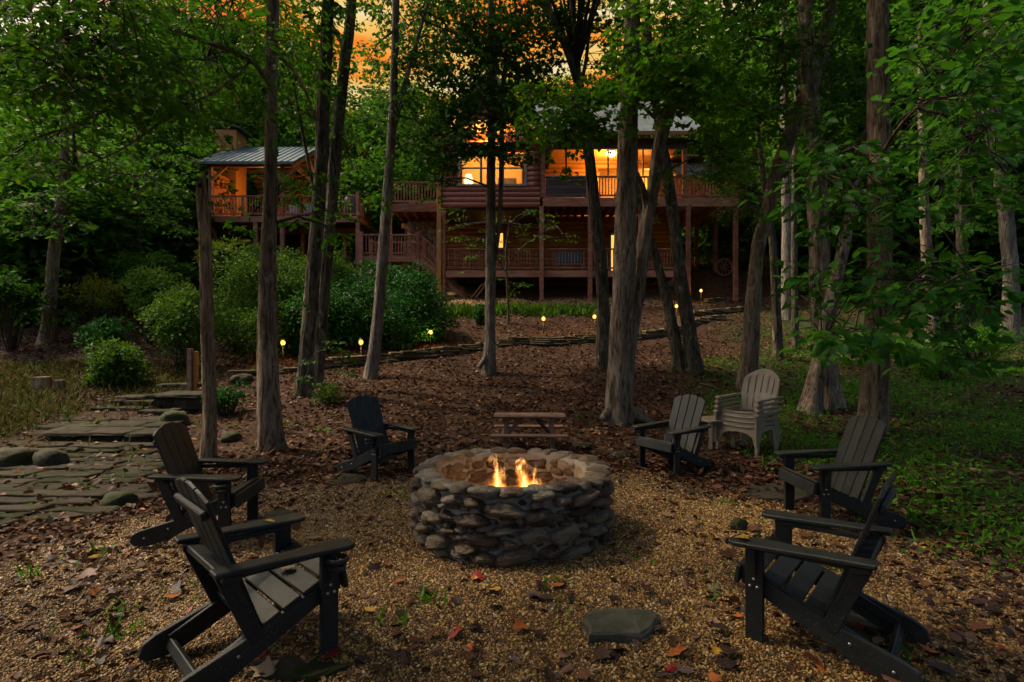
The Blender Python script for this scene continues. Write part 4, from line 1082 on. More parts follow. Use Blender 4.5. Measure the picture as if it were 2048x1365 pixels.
def make_tree(label, trunks, limbs=(), fol=(), canopy=(), barkm='bark_brown', leafm='leaf_maple', flare=0.38, seed=0, group='trees around the fire pit', name='tree', broken=False, rough=0.10, ridge=9, leaf_parts=None, shape='maple'):
    base = ground_rows(rowpx(trunks[0]))[1]
    root = thing(name, label, 'tree', (base[0], base[1], Hs(base[0], base[1])), group=group)
    inv = Matrix.Translation(-root.location)
    def part(nm, me, parent=None):
        o = obj(nm, me, root); o.matrix_parent_inverse = inv
        return o
    for i, t in enumerate(trunks):
        rows = rowpx(t)
        rows = ground_rows(rows) if i == 0 or t[0][1] > 600 else rows
        part('trunk', stem_mesh('trunk', rows, M[barkm], n=80, flare=flare if t[0][1] > 600 or i == 0 else 0, seed=seed + i, broken=broken, rough=rough, ridge=ridge))
    top = Vector(rowpx(trunks[0])[-1][:3])
    for l in limbs:
        part('limb', stem_mesh('limb', rowpx(l), M[barkm], seg=10, n=40, rough=0.06, ridge=5, seed=seed))
    tw = MB(); lv = Leaves()
    allrows = np.concatenate([smooth_path(rowpx(t), 40)[:, :3] for t in list(trunks) + list(limbs)])
    boxes = []
    for f in fol:
        c = px_points(f['n'], *f['box'])
        boxes.append((c, f))
    big = []
    for c, f in boxes:
        n = len(c)
        # every spray hangs on a twig from the nearest limb or from the middle of its mass
        mid = c.mean(0)
        att = allrows[np.argmin(np.linalg.norm(allrows - mid, axis=1))]
        if f.get('stem', True):
            sag = mid * 0.5 + att * 0.5; sag[2] += 0.12
            tw.tube([att, sag, mid], [0.028, 0.02, 0.012], 5)
        cand = np.concatenate([allrows, att + (mid - att) * np.linspace(0.15, 1, 12)[:, None]])
        for q in rng.permutation(n)[:max(2, n // 7)]:
            tw.tube([mid, (mid + c[q]) * 0.5 + np.array([0, 0, 0.08]), c[q]], [0.013, 0.010, 0.006], 4)
            cand = np.concatenate([cand, mid + (c[q] - mid) * np.linspace(0.2, 1, 6)[:, None]])
        ax = unit(np.where(np.abs(c - att) < 1e-6, 1e-3, c - att))
        u = unit(np.stack([ax[:, 0], ax[:, 1], ax[:, 2] * 0.25], 1) + rng.normal(size=(n, 3)) * np.array([0.5, 0.5, 0.12]))
        L = f['len'] * rng.uniform(0.7, 1.3, n)
        for i in range(n):
            a = c[i] - u[i] * L[i] * 0.5; b = c[i] + u[i] * L[i] * 0.45 - np.array([0, 0, 0.12 * L[i]])
            org = cand[np.argmin(np.linalg.norm(cand - a, axis=1) + rng.random(len(cand)) * 0.35)]
            tw.tube([org, (org + a) * 0.5 + np.array([0, 0, 0.05]), a, c[i], b], [0.009, 0.008, 0.006, 0.004, 0.002], 3)
        g = spray_leaves(c, u, L, f['per'], f['size'], f.get('tilt', 0.45), f.get('droop', 0.25), f.get('width', 0.45))
        if leaf_parts and f.get('parts'):
            big.append((g, f.get('shape', shape)))
        else:
            lv.add(leaf_geo(f.get('shape', shape), *g, fold=0.2, curl=0.15))
    for (px, py, d, r, n) in canopy:
        c0 = np.array(P(px, py, d))
        ncl = 26
        cl = c0 + rand_unit(ncl) * (rng.random((ncl, 1)) ** 0.4) * np.array([r, r, r * 0.6])
        pos = np.repeat(cl, n // ncl, 0)
        pos = pos + rng.normal(size=pos.shape) * np.array([0.5, 0.5, 0.22])
        m = len(pos)
        nr = rng.normal(size=(m, 3)) * 0.5; nr[:, 2] += 1
        lv.add(leaf_geo('ovate', pos, rand_unit(m), nr, rng.uniform(0.13, 0.24, m)))
        for q in cl[::2]:
            tw.tube([top, (top + Vector(q)) * 0.5 + Vector((0, 0, 0.4)), Vector(q)], [0.05, 0.03, 0.008], 4)
    if tw.v: tag(part('branches', tw.mesh('branches', M['twig'], True)), kind='stuff')
    if lv.n or big:
        if lv.n:
            cr = tag(part('crown', lv.mesh('crown', M[leafm])), kind='stuff')
        else:
            cr = None
        for g, shp in big:
            pos, xd, nr, sz = g
            keep = np.argsort(pos[:, 1] / sz)[:leaf_parts]
            rest = np.setdiff1d(np.arange(len(pos)), keep)
            if len(rest):
                o = tag(part('foliage', (lambda q: (q.add(leaf_geo(shp, pos[rest], xd[rest], nr[rest], sz[rest], 0.2, 0.15)), q.mesh('foliage', M[leafm]))[1])(Leaves())), kind='stuff')
            ms = [leaf_proto(shp, leafm, k) for k in range(4)]
            for i in keep:
                x_ = Vector(xd[i]).normalized(); z_ = Vector(nr[i]); z_ = (z_ - x_ * z_.dot(x_)).normalized(); y_ = z_.cross(x_)
                mt = Matrix((x_, y_, z_)).transposed()
                o = obj('leaf', ms[int(i) % 4], root, Vector(pos[i]) - root.location, mt.to_euler(), (float(sz[i]),) * 3)
    return root

_lp = {}
def leaf_proto(shape, leafm, k):
    key = (shape, leafm, k)
    if key not in _lp:
        g = leaf_geo(shape, np.zeros((1, 3)), np.array([[1.0, 0, 0]]), np.array([[0, 0, 1.0]]), np.ones(1), 0.12 + 0.08 * k, 0.10 + 0.12 * k)
        c = M[leafm + str(k)] if (leafm + str(k)) in M else M[leafm]
        _lp[key] = mesh_np('leaf', *g, mats=[c])
    return _lp[key]
for k, c in enumerate(((0.015, 0.082, 0.008), (0.022, 0.108, 0.010), (0.032, 0.13, 0.012), (0.048, 0.155, 0.014))):
    M['leaf_hickory%d' % k] = mat_leaf('leaf_hickory%d' % k, [(0, c), (1, tuple(v * 1.15 for v in c))], (0.09, 0.27, 0.012), rough=0.45)
for k, c in enumerate(((0.010, 0.052, 0.004), (0.018, 0.078, 0.006), (0.030, 0.10, 0.008), (0.052, 0.125, 0.010))):
    M['leaf_maple%d' % k] = mat_leaf('leaf_maple%d' % k, [(0, c), (1, tuple(v * 1.15 for v in c))], (0.11, 0.24, 0.008))

def fb(box, n, per, size, L=0.8, **k): return dict(box=box, n=n, per=per, size=size, len=L, **k)

# ------------------------------------------------------------------ the trees one can tell apart
make_tree('dead snag with a broken top behind the left armchairs', [[(417, 915, 7.0, 32), (419, 800, 7.0, 27), (413, 600, 7.0, 26), (411, 480, 7.0, 25), (401, 372, 7.0, 21)]], barkm='bark_dead', flare=0.25, seed=1, broken=True, name='dead_trunk', rough=0.16)
make_tree('tall brown maple with a long limb reaching left over the path', [[(545, 900, 7.5, 56), (538, 800, 7.5, 48), (535, 600, 7.5, 38), (541, 350, 7.5, 29), (543, 150, 7.5, 26), (546, 0, 7.5, 25), (560, -500, 7.5, 20), (575, -1000, 7.6, 10)]],
          limbs=[[(540, 165, 7.5, 13), (490, 115, 7.2, 10), (340, 58, 6.6, 8), (180, 5, 6.0, 6), (90, -60, 5.6, 4)],
                 [(500, 122, 7.3, 8), (450, 170, 7.0, 7), (330, 240, 6.5, 6), (240, 300, 6.2, 4), (110, 355, 6.0, 2.5)],
                 [(548, 100, 7.5, 9), (600, 160, 7.7, 7), (640, 260, 7.8, 3)]],
          fol=[fb((-80, -60, 330, 200, 5.0, 7.2), 120, 30, 0.105, 0.85, parts=True), fb((240, -40, 560, 260, 6.2, 9.0), 80, 30, 0.10, 0.8),
               fb((-40, 170, 330, 360, 5.6, 8.5), 50, 28, 0.10, 0.8), fb((300, 220, 420, 280, 6.5, 8.5), 5, 24, 0.10, 0.7),
               fb((240, -40, 660, 160, 8.5, 12.0), 110, 26, 0.11, 0.9), fb((480, 330, 640, 470, 7.0, 8.6), 9, 26, 0.105, 0.55), fb((560, 400, 700, 520, 7.6, 8.8), 8, 26, 0.10, 0.5)],
          canopy=[(300, -350, 8.0, 3.2, 1600), (560, -600, 8.0, 3.4, 1600)], leafm='leaf_maple', shape='oak', seed=2, leaf_parts=300)
make_tree('dark twin-trunked tree in front of the pavilion corner', [[(610, 792, 10.8, 40), (614, 700, 10.8, 32), (622, 600, 10.8, 31), (638, 400, 10.8, 29), (647, 200, 10.8, 28), (656, 0, 10.8, 26), (664, -400, 10.8, 18)],
          [(634, 740, 11.4, 28), (646, 600, 11.4, 25), (661, 430, 11.4, 24), (675, 260, 11.4, 24), (690, 120, 11.4, 23), (703, 0, 11.4, 21), (720, -400, 11.4, 14)]],
          limbs=[[(690, 100, 11.4, 10), (660, 40, 11.6, 7), (640, -20, 11.8, 5)], [(635, 420, 10.8, 9), (600, 240, 11.2, 7), (570, 80, 11.6, 4)]],
          fol=[fb((555, -30, 690, 270, 10.5, 14), 60, 26, 0.10, 0.8), fb((640, 240, 760, 420, 12, 15), 14, 26, 0.10, 0.8), fb((590, 600, 700, 760, 10.2, 10.9), 9, 22, 0.07, 0.4, stem=False)],
          canopy=[(640, -300, 11, 3.2, 1700)], barkm='bark_dark', leafm='leaf_dark', shape='maple', seed=3, rough=0.2)
make_tree('slim grey forked tree leaning right before the landing stair', [[(742, 748, 12.5, 32), (750, 690, 12.5, 25), (760, 590, 12.5, 24), (772, 430, 12.5, 22), (784, 260, 12.5, 19), (789, 120, 12.5, 16), (792, 0, 12.5, 15), (796, -300, 12.5, 10)]],
          limbs=[[(787, 262, 12.5, 12), (806, 180, 12.5, 10), (832, 90, 12.6, 9), (862, -20, 12.8, 7)]],
          fol=[fb((738, -20, 880, 130, 12, 15), 34, 22, 0.10, 0.8, tilt=0.8), fb((795, -20, 1000, 160, 12, 15), 76, 26, 0.10, 0.8, tilt=0.7), fb((860, 0, 1090, 230, 12, 15), 88, 28, 0.10, 0.8, tilt=0.7), fb((800, 180, 930, 330, 12, 14.5), 60, 28, 0.10, 0.8), fb((740, 60, 880, 250, 12, 15), 40, 20, 0.09, 0.7, tilt=0.8), fb((690, 95, 780, 150, 12, 15), 8, 16, 0.09, 0.6, tilt=0.8), fb((720, -20, 800, 60, 12, 15), 8, 18, 0.09, 0.6, tilt=0.8)],
          canopy=[(850, -250, 12.5, 3.4, 2200)], barkm='bark_grey', leafm='leaf_dark', seed=4)
make_tree('pale grey straight trunk standing before the cabin gable window', [[(978, 738, 13.0, 32), (980, 660, 13.0, 24), (981, 500, 13.0, 23), (982, 350, 13.0, 20), (984, 200, 13.0, 18), (982, 60, 13.0, 15), (980, -200, 13.0, 10)],
          [(990, 520, 13.0, 8), (1000, 430, 13.0, 10), (1003, 300, 13.0, 10), (1006, 180, 13.1, 9), (1020, 40, 13.2, 6)]],
          limbs=[[(958, 735, 12.8, 10), (970, 716, 12.9, 12), (978, 690, 13.0, 10)]],
          fol=[fb((890, 200, 1080, 275, 11.5, 13.5), 44, 28, 0.10, 0.8), fb((905, 282, 1085, 322, 11.5, 13), 40, 26, 0.09, 0.55), fb((860, 330, 900, 400, 12, 13), 10, 24, 0.09, 0.5), fb((930, -20, 1110, 200, 12, 15), 74, 28, 0.10, 0.8, tilt=0.7)],
          canopy=[(1000, -250, 13, 3.2, 2000)], barkm='bark_grey', leafm='leaf_dark', seed=5)
make_tree('forked dark tree left of the big shaggy trunk', [[(1208, 742, 13.0, 40), (1207, 660, 13.0, 30), (1204, 560, 13.0, 27), (1192, 440, 13.0, 25), (1178, 310, 13.0, 23), (1163, 200, 13.0, 22), (1152, 140, 13.0, 20)],
          [(1156, 170, 13.0, 17), (1138, 110, 13.0, 16), (1112, 50, 13.0, 14), (1090, -10, 13.0, 13), (1060, -140, 13.0, 9)], [(1158, 165, 13.0, 13), (1152, 90, 13.0, 12), (1142, 0, 13.0, 11), (1130, -160, 13.0, 7)], [(1164, 160, 13.0, 9), (1172, 120, 13.0, 8), (1180, 60, 13.1, 6), (1200, -20, 13.2, 5)]],
          fol=[fb((1040, 20, 1290, 170, 12.5, 15), 36, 15, 0.10, 0.9, tilt=0.8), fb((1080, -30, 1260, 60, 12.5, 15), 30, 26, 0.10, 0.8, tilt=0.7), fb((1060, 120, 1150, 200, 12.5, 14.5), 9, 26, 0.10, 0.7, tilt=0.7), fb((1190, 40, 1300, 160, 12.5, 14.5), 12, 24, 0.10, 0.7, tilt=0.7)],
          canopy=[(1140, -260, 13, 3.2, 2200)], barkm='bark_dark', leafm='leaf_dark', seed=6, rough=0.16)
make_tree('big shaggy-barked trunk behind the pit with a second stem forking right', [[(1238, 850, 9.2, 62), (1238, 800, 9.2, 56), (1242, 720, 9.2, 52), (1243, 650, 9.2, 47), (1247, 560, 9.2, 46), (1252, 400, 9.2, 43), (1257, 250, 9.2, 38), (1262, 100, 9.2, 34), (1266, -50, 9.2, 30), (1270, -500, 9.2, 20)],
          [(1252, 760, 9.35, 18), (1262, 690, 9.4, 24), (1275, 590, 9.4, 29), (1288, 480, 9.4, 29), (1306, 380, 9.4, 28), (1320, 290, 9.4, 27), (1345, 190, 9.4, 27), (1370, 80, 9.4, 26), (1388, -60, 9.4, 22), (1420, -400, 9.4, 12)],
          [(1262, 330, 9.3, 12), (1274, 350, 9.3, 13), (1288, 385, 9.35, 13), (1292, 430, 9.4, 12)]],
          limbs=[[(1270, 825, 9.2, 30), (1290, 838, 9.1, 20), (1320, 855, 9.0, 8)], [(1205, 838, 9.0, 16), (1215, 825, 9.1, 20), (1232, 800, 9.2, 20)], [(1310, 235, 9.3, 9), (1270, 205, 9.0, 7), (1200, 205, 8.7, 5), (1130, 225, 8.5, 2.5)], [(1342, 195, 9.4, 6), (1320, 120, 9.2, 5), (1336, 0, 9.0, 4)]],
          fol=[fb((1050, 165, 1240, 270, 7.9, 9.2), 58, 26, 0.085, 0.62), fb((1090, 230, 1170, 300, 8.0, 8.8), 8, 22, 0.085, 0.45), fb((1150, 250, 1240, 275, 8.0, 8.8), 5, 20, 0.08, 0.4), fb((1105, 335, 1150, 370, 8.2, 8.7), 2, 14, 0.085, 0.35),
               fb((1230, -20, 1420, 190, 7.8, 9.6), 80, 28, 0.09, 0.7), fb((1310, 120, 1480, 245, 8.0, 9.8), 46, 28, 0.09, 0.65), fb((1410, 240, 1490, 350, 8.4, 9.8), 20, 24, 0.09, 0.55), fb((1310, 340, 1330, 380, 9.0, 9.6), 2, 14, 0.08, 0.3)],
          canopy=[(1300, -550, 9.2, 3.4, 1500)], barkm='bark_shag', leafm='leaf_bright', seed=7, rough=0.26, ridge=11, flare=0.42)
make_tree('dark leaning trunk whose twin bends away at the deck corner', [[(1388, 738, 12.6, 40), (1378, 660, 12.6, 31), (1362, 560, 12.6, 27), (1350, 460, 12.6, 25), (1336, 360, 12.6, 24), (1322, 270, 12.6, 22), (1300, 120, 12.6, 16), (1290, -100, 12.6, 10)],
          [(1360, 735, 12.7, 28), (1344, 650, 12.7, 22), (1326, 570, 12.7, 20), (1304, 490, 12.7, 18), (1284, 420, 12.7, 15), (1262, 300, 12.7, 12), (1240, 150, 12.7, 8)]],
          fol=[fb((1405, 250, 1475, 380, 11.5, 13), 18, 24, 0.10, 0.6), fb((1300, 400, 1330, 440, 12.2, 12.8), 2, 16, 0.08, 0.4)], canopy=[(1320, -200, 12.6, 3, 1800)], barkm='bark_dark', leafm='leaf_bright', seed=8, rough=0.2)
make_tree('crooked trunk rising behind the stack of tan chairs', [[(1494, 775, 11.5, 44), (1500, 700, 11.5, 36), (1506, 600, 11.5, 32), (1515, 500, 11.5, 30), (1535, 420, 11.5, 28), (1556, 340, 11.5, 30), (1592, 240, 11.5, 32), (1628, 150, 11.5, 30), (1655, 50, 11.5, 26), (1680, -150, 11.5, 16)]],
          limbs=[[(1560, 215, 11.5, 9), (1530, 218, 11.2, 8), (1490, 210, 11.0, 6), (1450, 230, 10.8, 3)], [(1576, 270, 11.5, 9), (1572, 160, 11.3, 7), (1565, 90, 11.2, 5)]],
          fol=[fb((1400, -30, 1600, 190, 9.5, 13), 90, 26, 0.10, 0.8), fb((1400, 160, 1560, 290, 9.8, 12), 46, 26, 0.095, 0.7)],
          canopy=[(1560, -300, 11.5, 3.4, 2600)], barkm='bark_brown', leafm='leaf_maple', seed=9)
make_tree('feathery dark hemlock beside the right end of the cabin deck', [[(1556, 720, 14.0, 22), (1552, 600, 14.0, 18), (1545, 480, 14.0, 16), (1530, 380, 14.0, 13), (1515, 250, 14.0, 9)]],
          fol=[fb((1380, 270, 1500, 400, 12.8, 14.5), 60, 40, 0.07, 0.8, shape='lance', droop=0.5), fb((1440, 330, 1540, 440, 13, 14.6), 40, 40, 0.07, 0.7, shape='lance', droop=0.5)], barkm='bark_dark', leafm='leaf_hemlock', seed=10)
make_tree('smooth grey trunk half hidden behind the crooked tree', [[(1574, 585, 19.0, 24), (1573, 480, 19.0, 20), (1571, 300, 19.0, 18), (1568, 120, 19.0, 16), (1566, -60, 19.0, 12)]], fol=[fb((1480, -20, 1640, 230, 17, 21), 40, 24, 0.14, 1.0)], barkm='bark_grey', leafm='leaf_far', seed=11)
make_tree('mossy thin trunk right of the smooth grey one', [[(1592, 690, 15.0, 17), (1590, 600, 15.0, 14), (1588, 480, 15.0, 12), (1590, 300, 15.0, 10), (1596, 60, 15.0, 7)]], barkm='bark_dark', seed=12)
make_tree('pale broad trunk crossed by a dark leaning stem near the tan chairs', [[(1658, 815, 10.0, 62), (1650, 720, 10.0, 46), (1640, 600, 10.0, 42), (1637, 450, 10.0, 40), (1628, 300, 10.0, 36), (1618, 150, 10.0, 32), (1610, 0, 10.0, 28), (1600, -300, 10.0, 18)],
          [(1622, 800, 9.7, 46), (1640, 720, 9.7, 32), (1662, 610, 9.7, 28), (1690, 480, 9.8, 24), (1712, 370, 9.9, 20), (1740, 240, 10.0, 15), (1760, 100, 10, 10)]],
          fol=[fb((1580, -30, 1740, 250, 8.8, 11.5), 46, 24, 0.11, 0.8), fb((1600, 200, 1760, 330, 9, 11.5), 24, 24, 0.10, 0.7)], canopy=[(1650, -300, 10, 3.4, 2400)], barkm='bark_shag', leafm='leaf_dark', shape='broad', seed=13, rough=0.2)
make_tree('tall brown trunk with big-leaved sprays behind the right armchairs', [[(1746, 850, 8.5, 58), (1752, 740, 8.5, 54), (1758, 600, 8.5, 50), (1760, 450, 8.5, 47), (1758, 300, 8.5, 45), (1757, 150, 8.5, 43), (1755, 0, 8.5, 40), (1752, -400, 8.5, 28)]],
          limbs=[[(1768, 300, 8.4, 9), (1810, 240, 7.4, 7), (1860, 200, 6.4, 5), (1930, 190, 5.6, 3)], [(1765, 330, 8.4, 9), (1700, 345, 7.4, 7), (1620, 350, 6.4, 4)], [(1775, 640, 8.3, 8), (1820, 620, 7.2, 6), (1900, 560, 6.3, 5), (2010, 520, 5.8, 3)], [(1745, 655, 8.3, 7), (1710, 660, 7.0, 4), (1640, 680, 6.0, 2)]],
          fol=[fb((1545, 300, 1800, 480, 5.8, 8.4), 40, 13, 0.135, 0.7, parts=False), fb((1580, 255, 1800, 340, 5.8, 8.2), 13, 12, 0.13, 0.65),
               fb((1560, 510, 2060, 600, 5.4, 8.2), 46, 13, 0.14, 0.7), fb((1620, 625, 1810, 715, 5.0, 6.4), 22, 12, 0.135, 0.5, parts=True), fb((1800, 600, 1960, 740, 5.8, 7.6), 26, 13, 0.135, 0.6),
               fb((1810, -30, 2070, 180, 4.8, 8.0), 62, 14, 0.13, 0.8), fb((1815, 150, 2070, 420, 5.0, 8.4), 58, 14, 0.13, 0.8)],
          canopy=[(1800, -450, 8.0, 3.4, 1600)], barkm='bark_brown', leafm='leaf_hickory', shape='broad', seed=14, rough=0.14, leaf_parts=300)
make_tree('pale grey trunk at the far right beyond the grass', [[(2018, 690, 16.0, 34), (2022, 620, 16.0, 32), (2020, 520, 16.0, 29), (2008, 400, 16.0, 27), (1992, 290, 16.0, 25), (1980, 100, 16.0, 22), (1975, -100, 16.0, 16)],
          [(2010, 440, 16.0, 9), (2000, 380, 16.0, 10), (1978, 290, 16.0, 8), (1960, 180, 16.0, 6)]], fol=[fb((1840, -20, 2060, 330, 13, 18), 80, 26, 0.13, 1.0)], barkm='bark_grey', leafm='leaf_far', seed=15)
make_tree('brown trunk behind the right branches with pale flaking bark', [[(1868, 655, 14.5, 30), (1858, 560, 14.5, 24), (1850, 450, 14.5, 20), (1846, 300, 14.5, 17), (1842, 50, 14.5, 13)]], barkm='bark_shag', fol=[fb((1780, 100, 1920, 330, 13, 16), 34, 24, 0.12, 0.9)], leafm='leaf_far', seed=16)
make_tree('dark trunk in the shade at the upper right', [[(1925, 620, 18.5, 24), (1924, 500, 18.5, 22), (1920, 350, 18.5, 20), (1915, 100, 18.5, 15)]], barkm='bark_dark', fol=[fb((1860, 300, 2000, 470, 16, 20), 34, 24, 0.14, 1.0)], leafm='leaf_far', seed=17)
make_tree('brown trunk at the far left edge of the wood', [[(95, 706, 15.8, 36), (100, 620, 15.8, 26), (106, 530, 15.8, 23), (116, 440, 15.8, 21), (126, 370, 15.8, 20), (130, 200, 15.8, 16), (132, 0, 15.8, 12)]],
          fol=[fb((-40, 380, 180, 470, 13, 16), 26, 26, 0.16, 1.0, shape='broad'), fb((60, 560, 190, 660, 15, 16.2), 12, 22, 0.13, 0.7, shape='broad'), fb((-60, 200, 260, 380, 14, 18), 60, 26, 0.13, 1.0)], barkm='bark_brown', leafm='leaf_far', seed=18)
make_tree('slender dark tree in the left wood beside the pavilion', [[(278, 515, 21, 15), (276, 440, 21, 13), (272, 360, 21, 11), (268, 200, 21, 9), (262, 0, 21, 7)]], fol=[fb((180, 250, 400, 470, 18, 23), 70, 26, 0.14, 1.1), fb((150, 60, 420, 260, 17, 24), 70, 26, 0.14, 1.1)], barkm='bark_dark', leafm='leaf_far', seed=19)
make_tree('thin leafy sapling before the lower deck railing', [[(1017, 655, 18.0, 7), (1016, 600, 18.0, 6), (1013, 540, 18.0, 5), (1012, 500, 18.0, 4), (1020, 440, 18.0, 2.5)]],
          limbs=[[(1013, 545, 18, 4), (980, 500, 17.8, 3), (930, 480, 17.6, 2)], [(1013, 530, 18, 4), (1050, 490, 17.9, 3), (1110, 450, 17.8, 2)]],
          fol=[fb((900, 415, 1150, 480, 17, 18.6), 24, 20, 0.075, 0.7), fb((905, 470, 1060, 560, 17, 18.6), 16, 18, 0.075, 0.6), fb((985, 540, 1060, 590, 17.4, 18.4), 6, 18, 0.075, 0.5)], barkm='bark_dark', leafm='leaf_maple', shape='ovate', flare=0.2, seed=20)

# ------------------------------------------------------------------ wood behind: copies of a few kinds
def far_crown(seed, r, h, n, low):
    global rng
    rng = np.random.default_rng(seed)
    ncl = 46
    cl = rand_unit(ncl) * (rng.random((ncl, 1)) ** 0.35) * np.array([r, r, h * (1 - low) * 0.5]) + np.array([0, 0, h * (1 + low) * 0.5])
    L = rng.uniform(0.9, 1.8, ncl * 8)
    c = np.repeat(cl, 8, 0) + rng.normal(size=(ncl * 8, 3)) * np.array([0.75, 0.75, 0.45])
    u = unit(rng.normal(size=(len(c), 3)) * np.array([1, 1, 0.25]))
    per = n // len(c)
    lv = Leaves(); lv.add(leaf_geo('rhomb', *spray_leaves(c, u, L, per, 0.24, 0.6, 0.3, 0.5)))
    return lv, cl
far_kinds = []
for s, (r, h, n, low, lm) in enumerate(((3.4, 13, 15000, 0.15, 'leaf_far'), (2.8, 12, 13000, 0.05, 'leaf_maple'), (3.8, 15, 16000, 0.2, 'leaf_far'), (2.6, 10, 12000, 0.0, 'leaf_dark'), (3.0, 11, 13000, 0.05, 'leaf_yellow'))):
    lv, cl = far_crown(100 + s, r, h, n, low)
    cm = lv.mesh('crown', M[lm])
    mb = MB()
    tm = stem_mesh('trunk', [(0, 0, -0.6, 0.24), (0.1, 0, h * 0.3, 0.19), (-0.1, 0.1, h * 0.65, 0.12), (0, 0, h * 0.95, 0.03)], M['bark_brown'], seg=9, n=16, rough=0.06, seed=s)
    for q in cl[::2]: mb.tube([(0, 0, q[2] * 0.6), tuple(q)], [0.05, 0.015], 4)
    far_kinds.append((tm, mb.mesh('branches', M['twig']), cm, h))
lv, cl = far_crown(140, 1.7, 6.0, 11000, 0.0)
_sap = []
for lm in ('leaf_far', 'leaf_dark', 'leaf_maple'):
    _sap.append(lv.mesh('crown', M[lm]))
mb = MB()
for q in cl: mb.tube([(0, 0, q[2] * 0.5), tuple(q)], [0.025, 0.008], 4)
_sapb = mb.mesh('branches', M['twig'])
_sapt = stem_mesh('trunk', [(0, 0, -0.4, 0.09), (0.1, 0, 2.0, 0.07), (-0.1, 0.1, 4.0, 0.05), (0, 0, 5.8, 0.015)], M['bark_brown'], seg=8, n=12, rough=0.05, seed=3)
r2 = random.Random(9)
for i, (px, d) in enumerate([(-90, 19), (-10, 21.5), (60, 24), (130, 22), (200, 25), (255, 22.5), (310, 26), (360, 27.5), (30, 27), (165, 28), (95, 18.5), (330, 31), (720, 32), (770, 30), (830, 31), (880, 33), (690, 29.5), (1500, 27), (1545, 31), (1590, 25), (1640, 29), (1690, 24), (1740, 28), (1790, 22.5), (1835, 26), (1890, 23), (1940, 28), (1990, 22), (2050, 25), (2110, 20.5), (1700, 33), (1860, 32), (1610, 34), (2000, 33)]):
    x = X(px, d); k = r2.randrange(3)
    zone = 'at the left picture edge' if px < 40 else 'left of the pavilion' if px < 420 else 'between pavilion and cabin' if px < 900 else 'right of the cabin' if px < 1720 else 'at the right picture edge'
    t = thing('sapling', '%s leafy sapling %s%s' % (('light green', 'dark green', 'green')[k], zone, '' if d < 25 else ' far back'), 'tree', (x, d, Hs(x, d)), r2.uniform(0, 6.28), 'saplings of the understory', r2.uniform(0.8, 1.25))
    obj('trunk', _sapt, t); tag(obj('branches', _sapb, t), kind='stuff'); tag(obj('crown', _sap[k], t), kind='stuff')
r2 = random.Random(5)
spots = []
for d, px_step, lo, hi in ((29, 150, -350, 400), (33, 105, -300, 2350), (39, 110, -250, 2300), (47, 120, -200, 2250), (57, 120, -150, 2200)):
    p = lo
    while p < hi:
        spots.append((p + r2.uniform(-35, 35), d + r2.uniform(-2.5, 2.5))); p += px_step * r2.uniform(0.8, 1.2)
for p in (1450, 1530, 1640, 1730, 1820, 1920, 2010, 2100): spots.append((p + r2.uniform(-20, 20), r2.uniform(21, 27)))
for i, (px, d) in enumerate(spots):
    x = X(px, d)
    if d < 32 and -16 < x < 12: continue
    ki = r2.randrange(5)
    tm, bmsh, cm, h = far_kinds[ki]
    z = Hs(x, d)
    if 600 < px < 1330:                       # lower wood behind the house leaves the evening sky open
        topy = r2.uniform(150, 235) if 640 < px < 1260 else r2.uniform(90, 190)
        s = max(0.35, (Z(topy, d) - z) / h)
    else:
        s = r2.uniform(0.95, 1.35)
    zone = 'at the left edge' if px < 150 else 'left of the pavilion' if px < 420 else 'between pavilion and cabin' if px < 860 else 'behind the cabin roof' if px < 1400 else 'right of the cabin' if px < 1750 else 'at the right edge'
    kind_ = ['tall loose green', 'green', 'tall pale green', 'small dark green', 'yellowish'][ki]
    t = thing('forest_tree', '%s forest tree %s%s' % (kind_, zone, '' if d < 36 else ' on the hill'), 'tree', (x, d, z), r2.uniform(0, 6.28), 'forest trees in the wood behind', s)
    obj('trunk', tm, t); obj('branches', bmsh, t); tag(obj('crown', cm, t), kind='stuff')

for x, y, ki, s in ((-8.5, 1.5, 0, 1.0), (-6.0, -4.0, 2, 1.0), (-1.5, -7.0, 0, 1.1), (4.5, -5.0, 2, 1.0), (-4.5, -0.8, 4, 1.15), (5.6, -0.6, 1, 1.15)):
    tm, bmsh, cm, h = far_kinds[ki]
    t = thing('forest_tree', 'forest tree of the clearing edge behind the nearest armchairs', 'tree', (x, y, Hs(x, y)), x, 'forest trees around the clearing', s)
    obj('trunk', tm, t); obj('branches', bmsh, t)
    o = tag(obj('crown', cm, t), kind='stuff'); o.scale = (1.15, 1.15, 0.72); o.location.z = 5.2

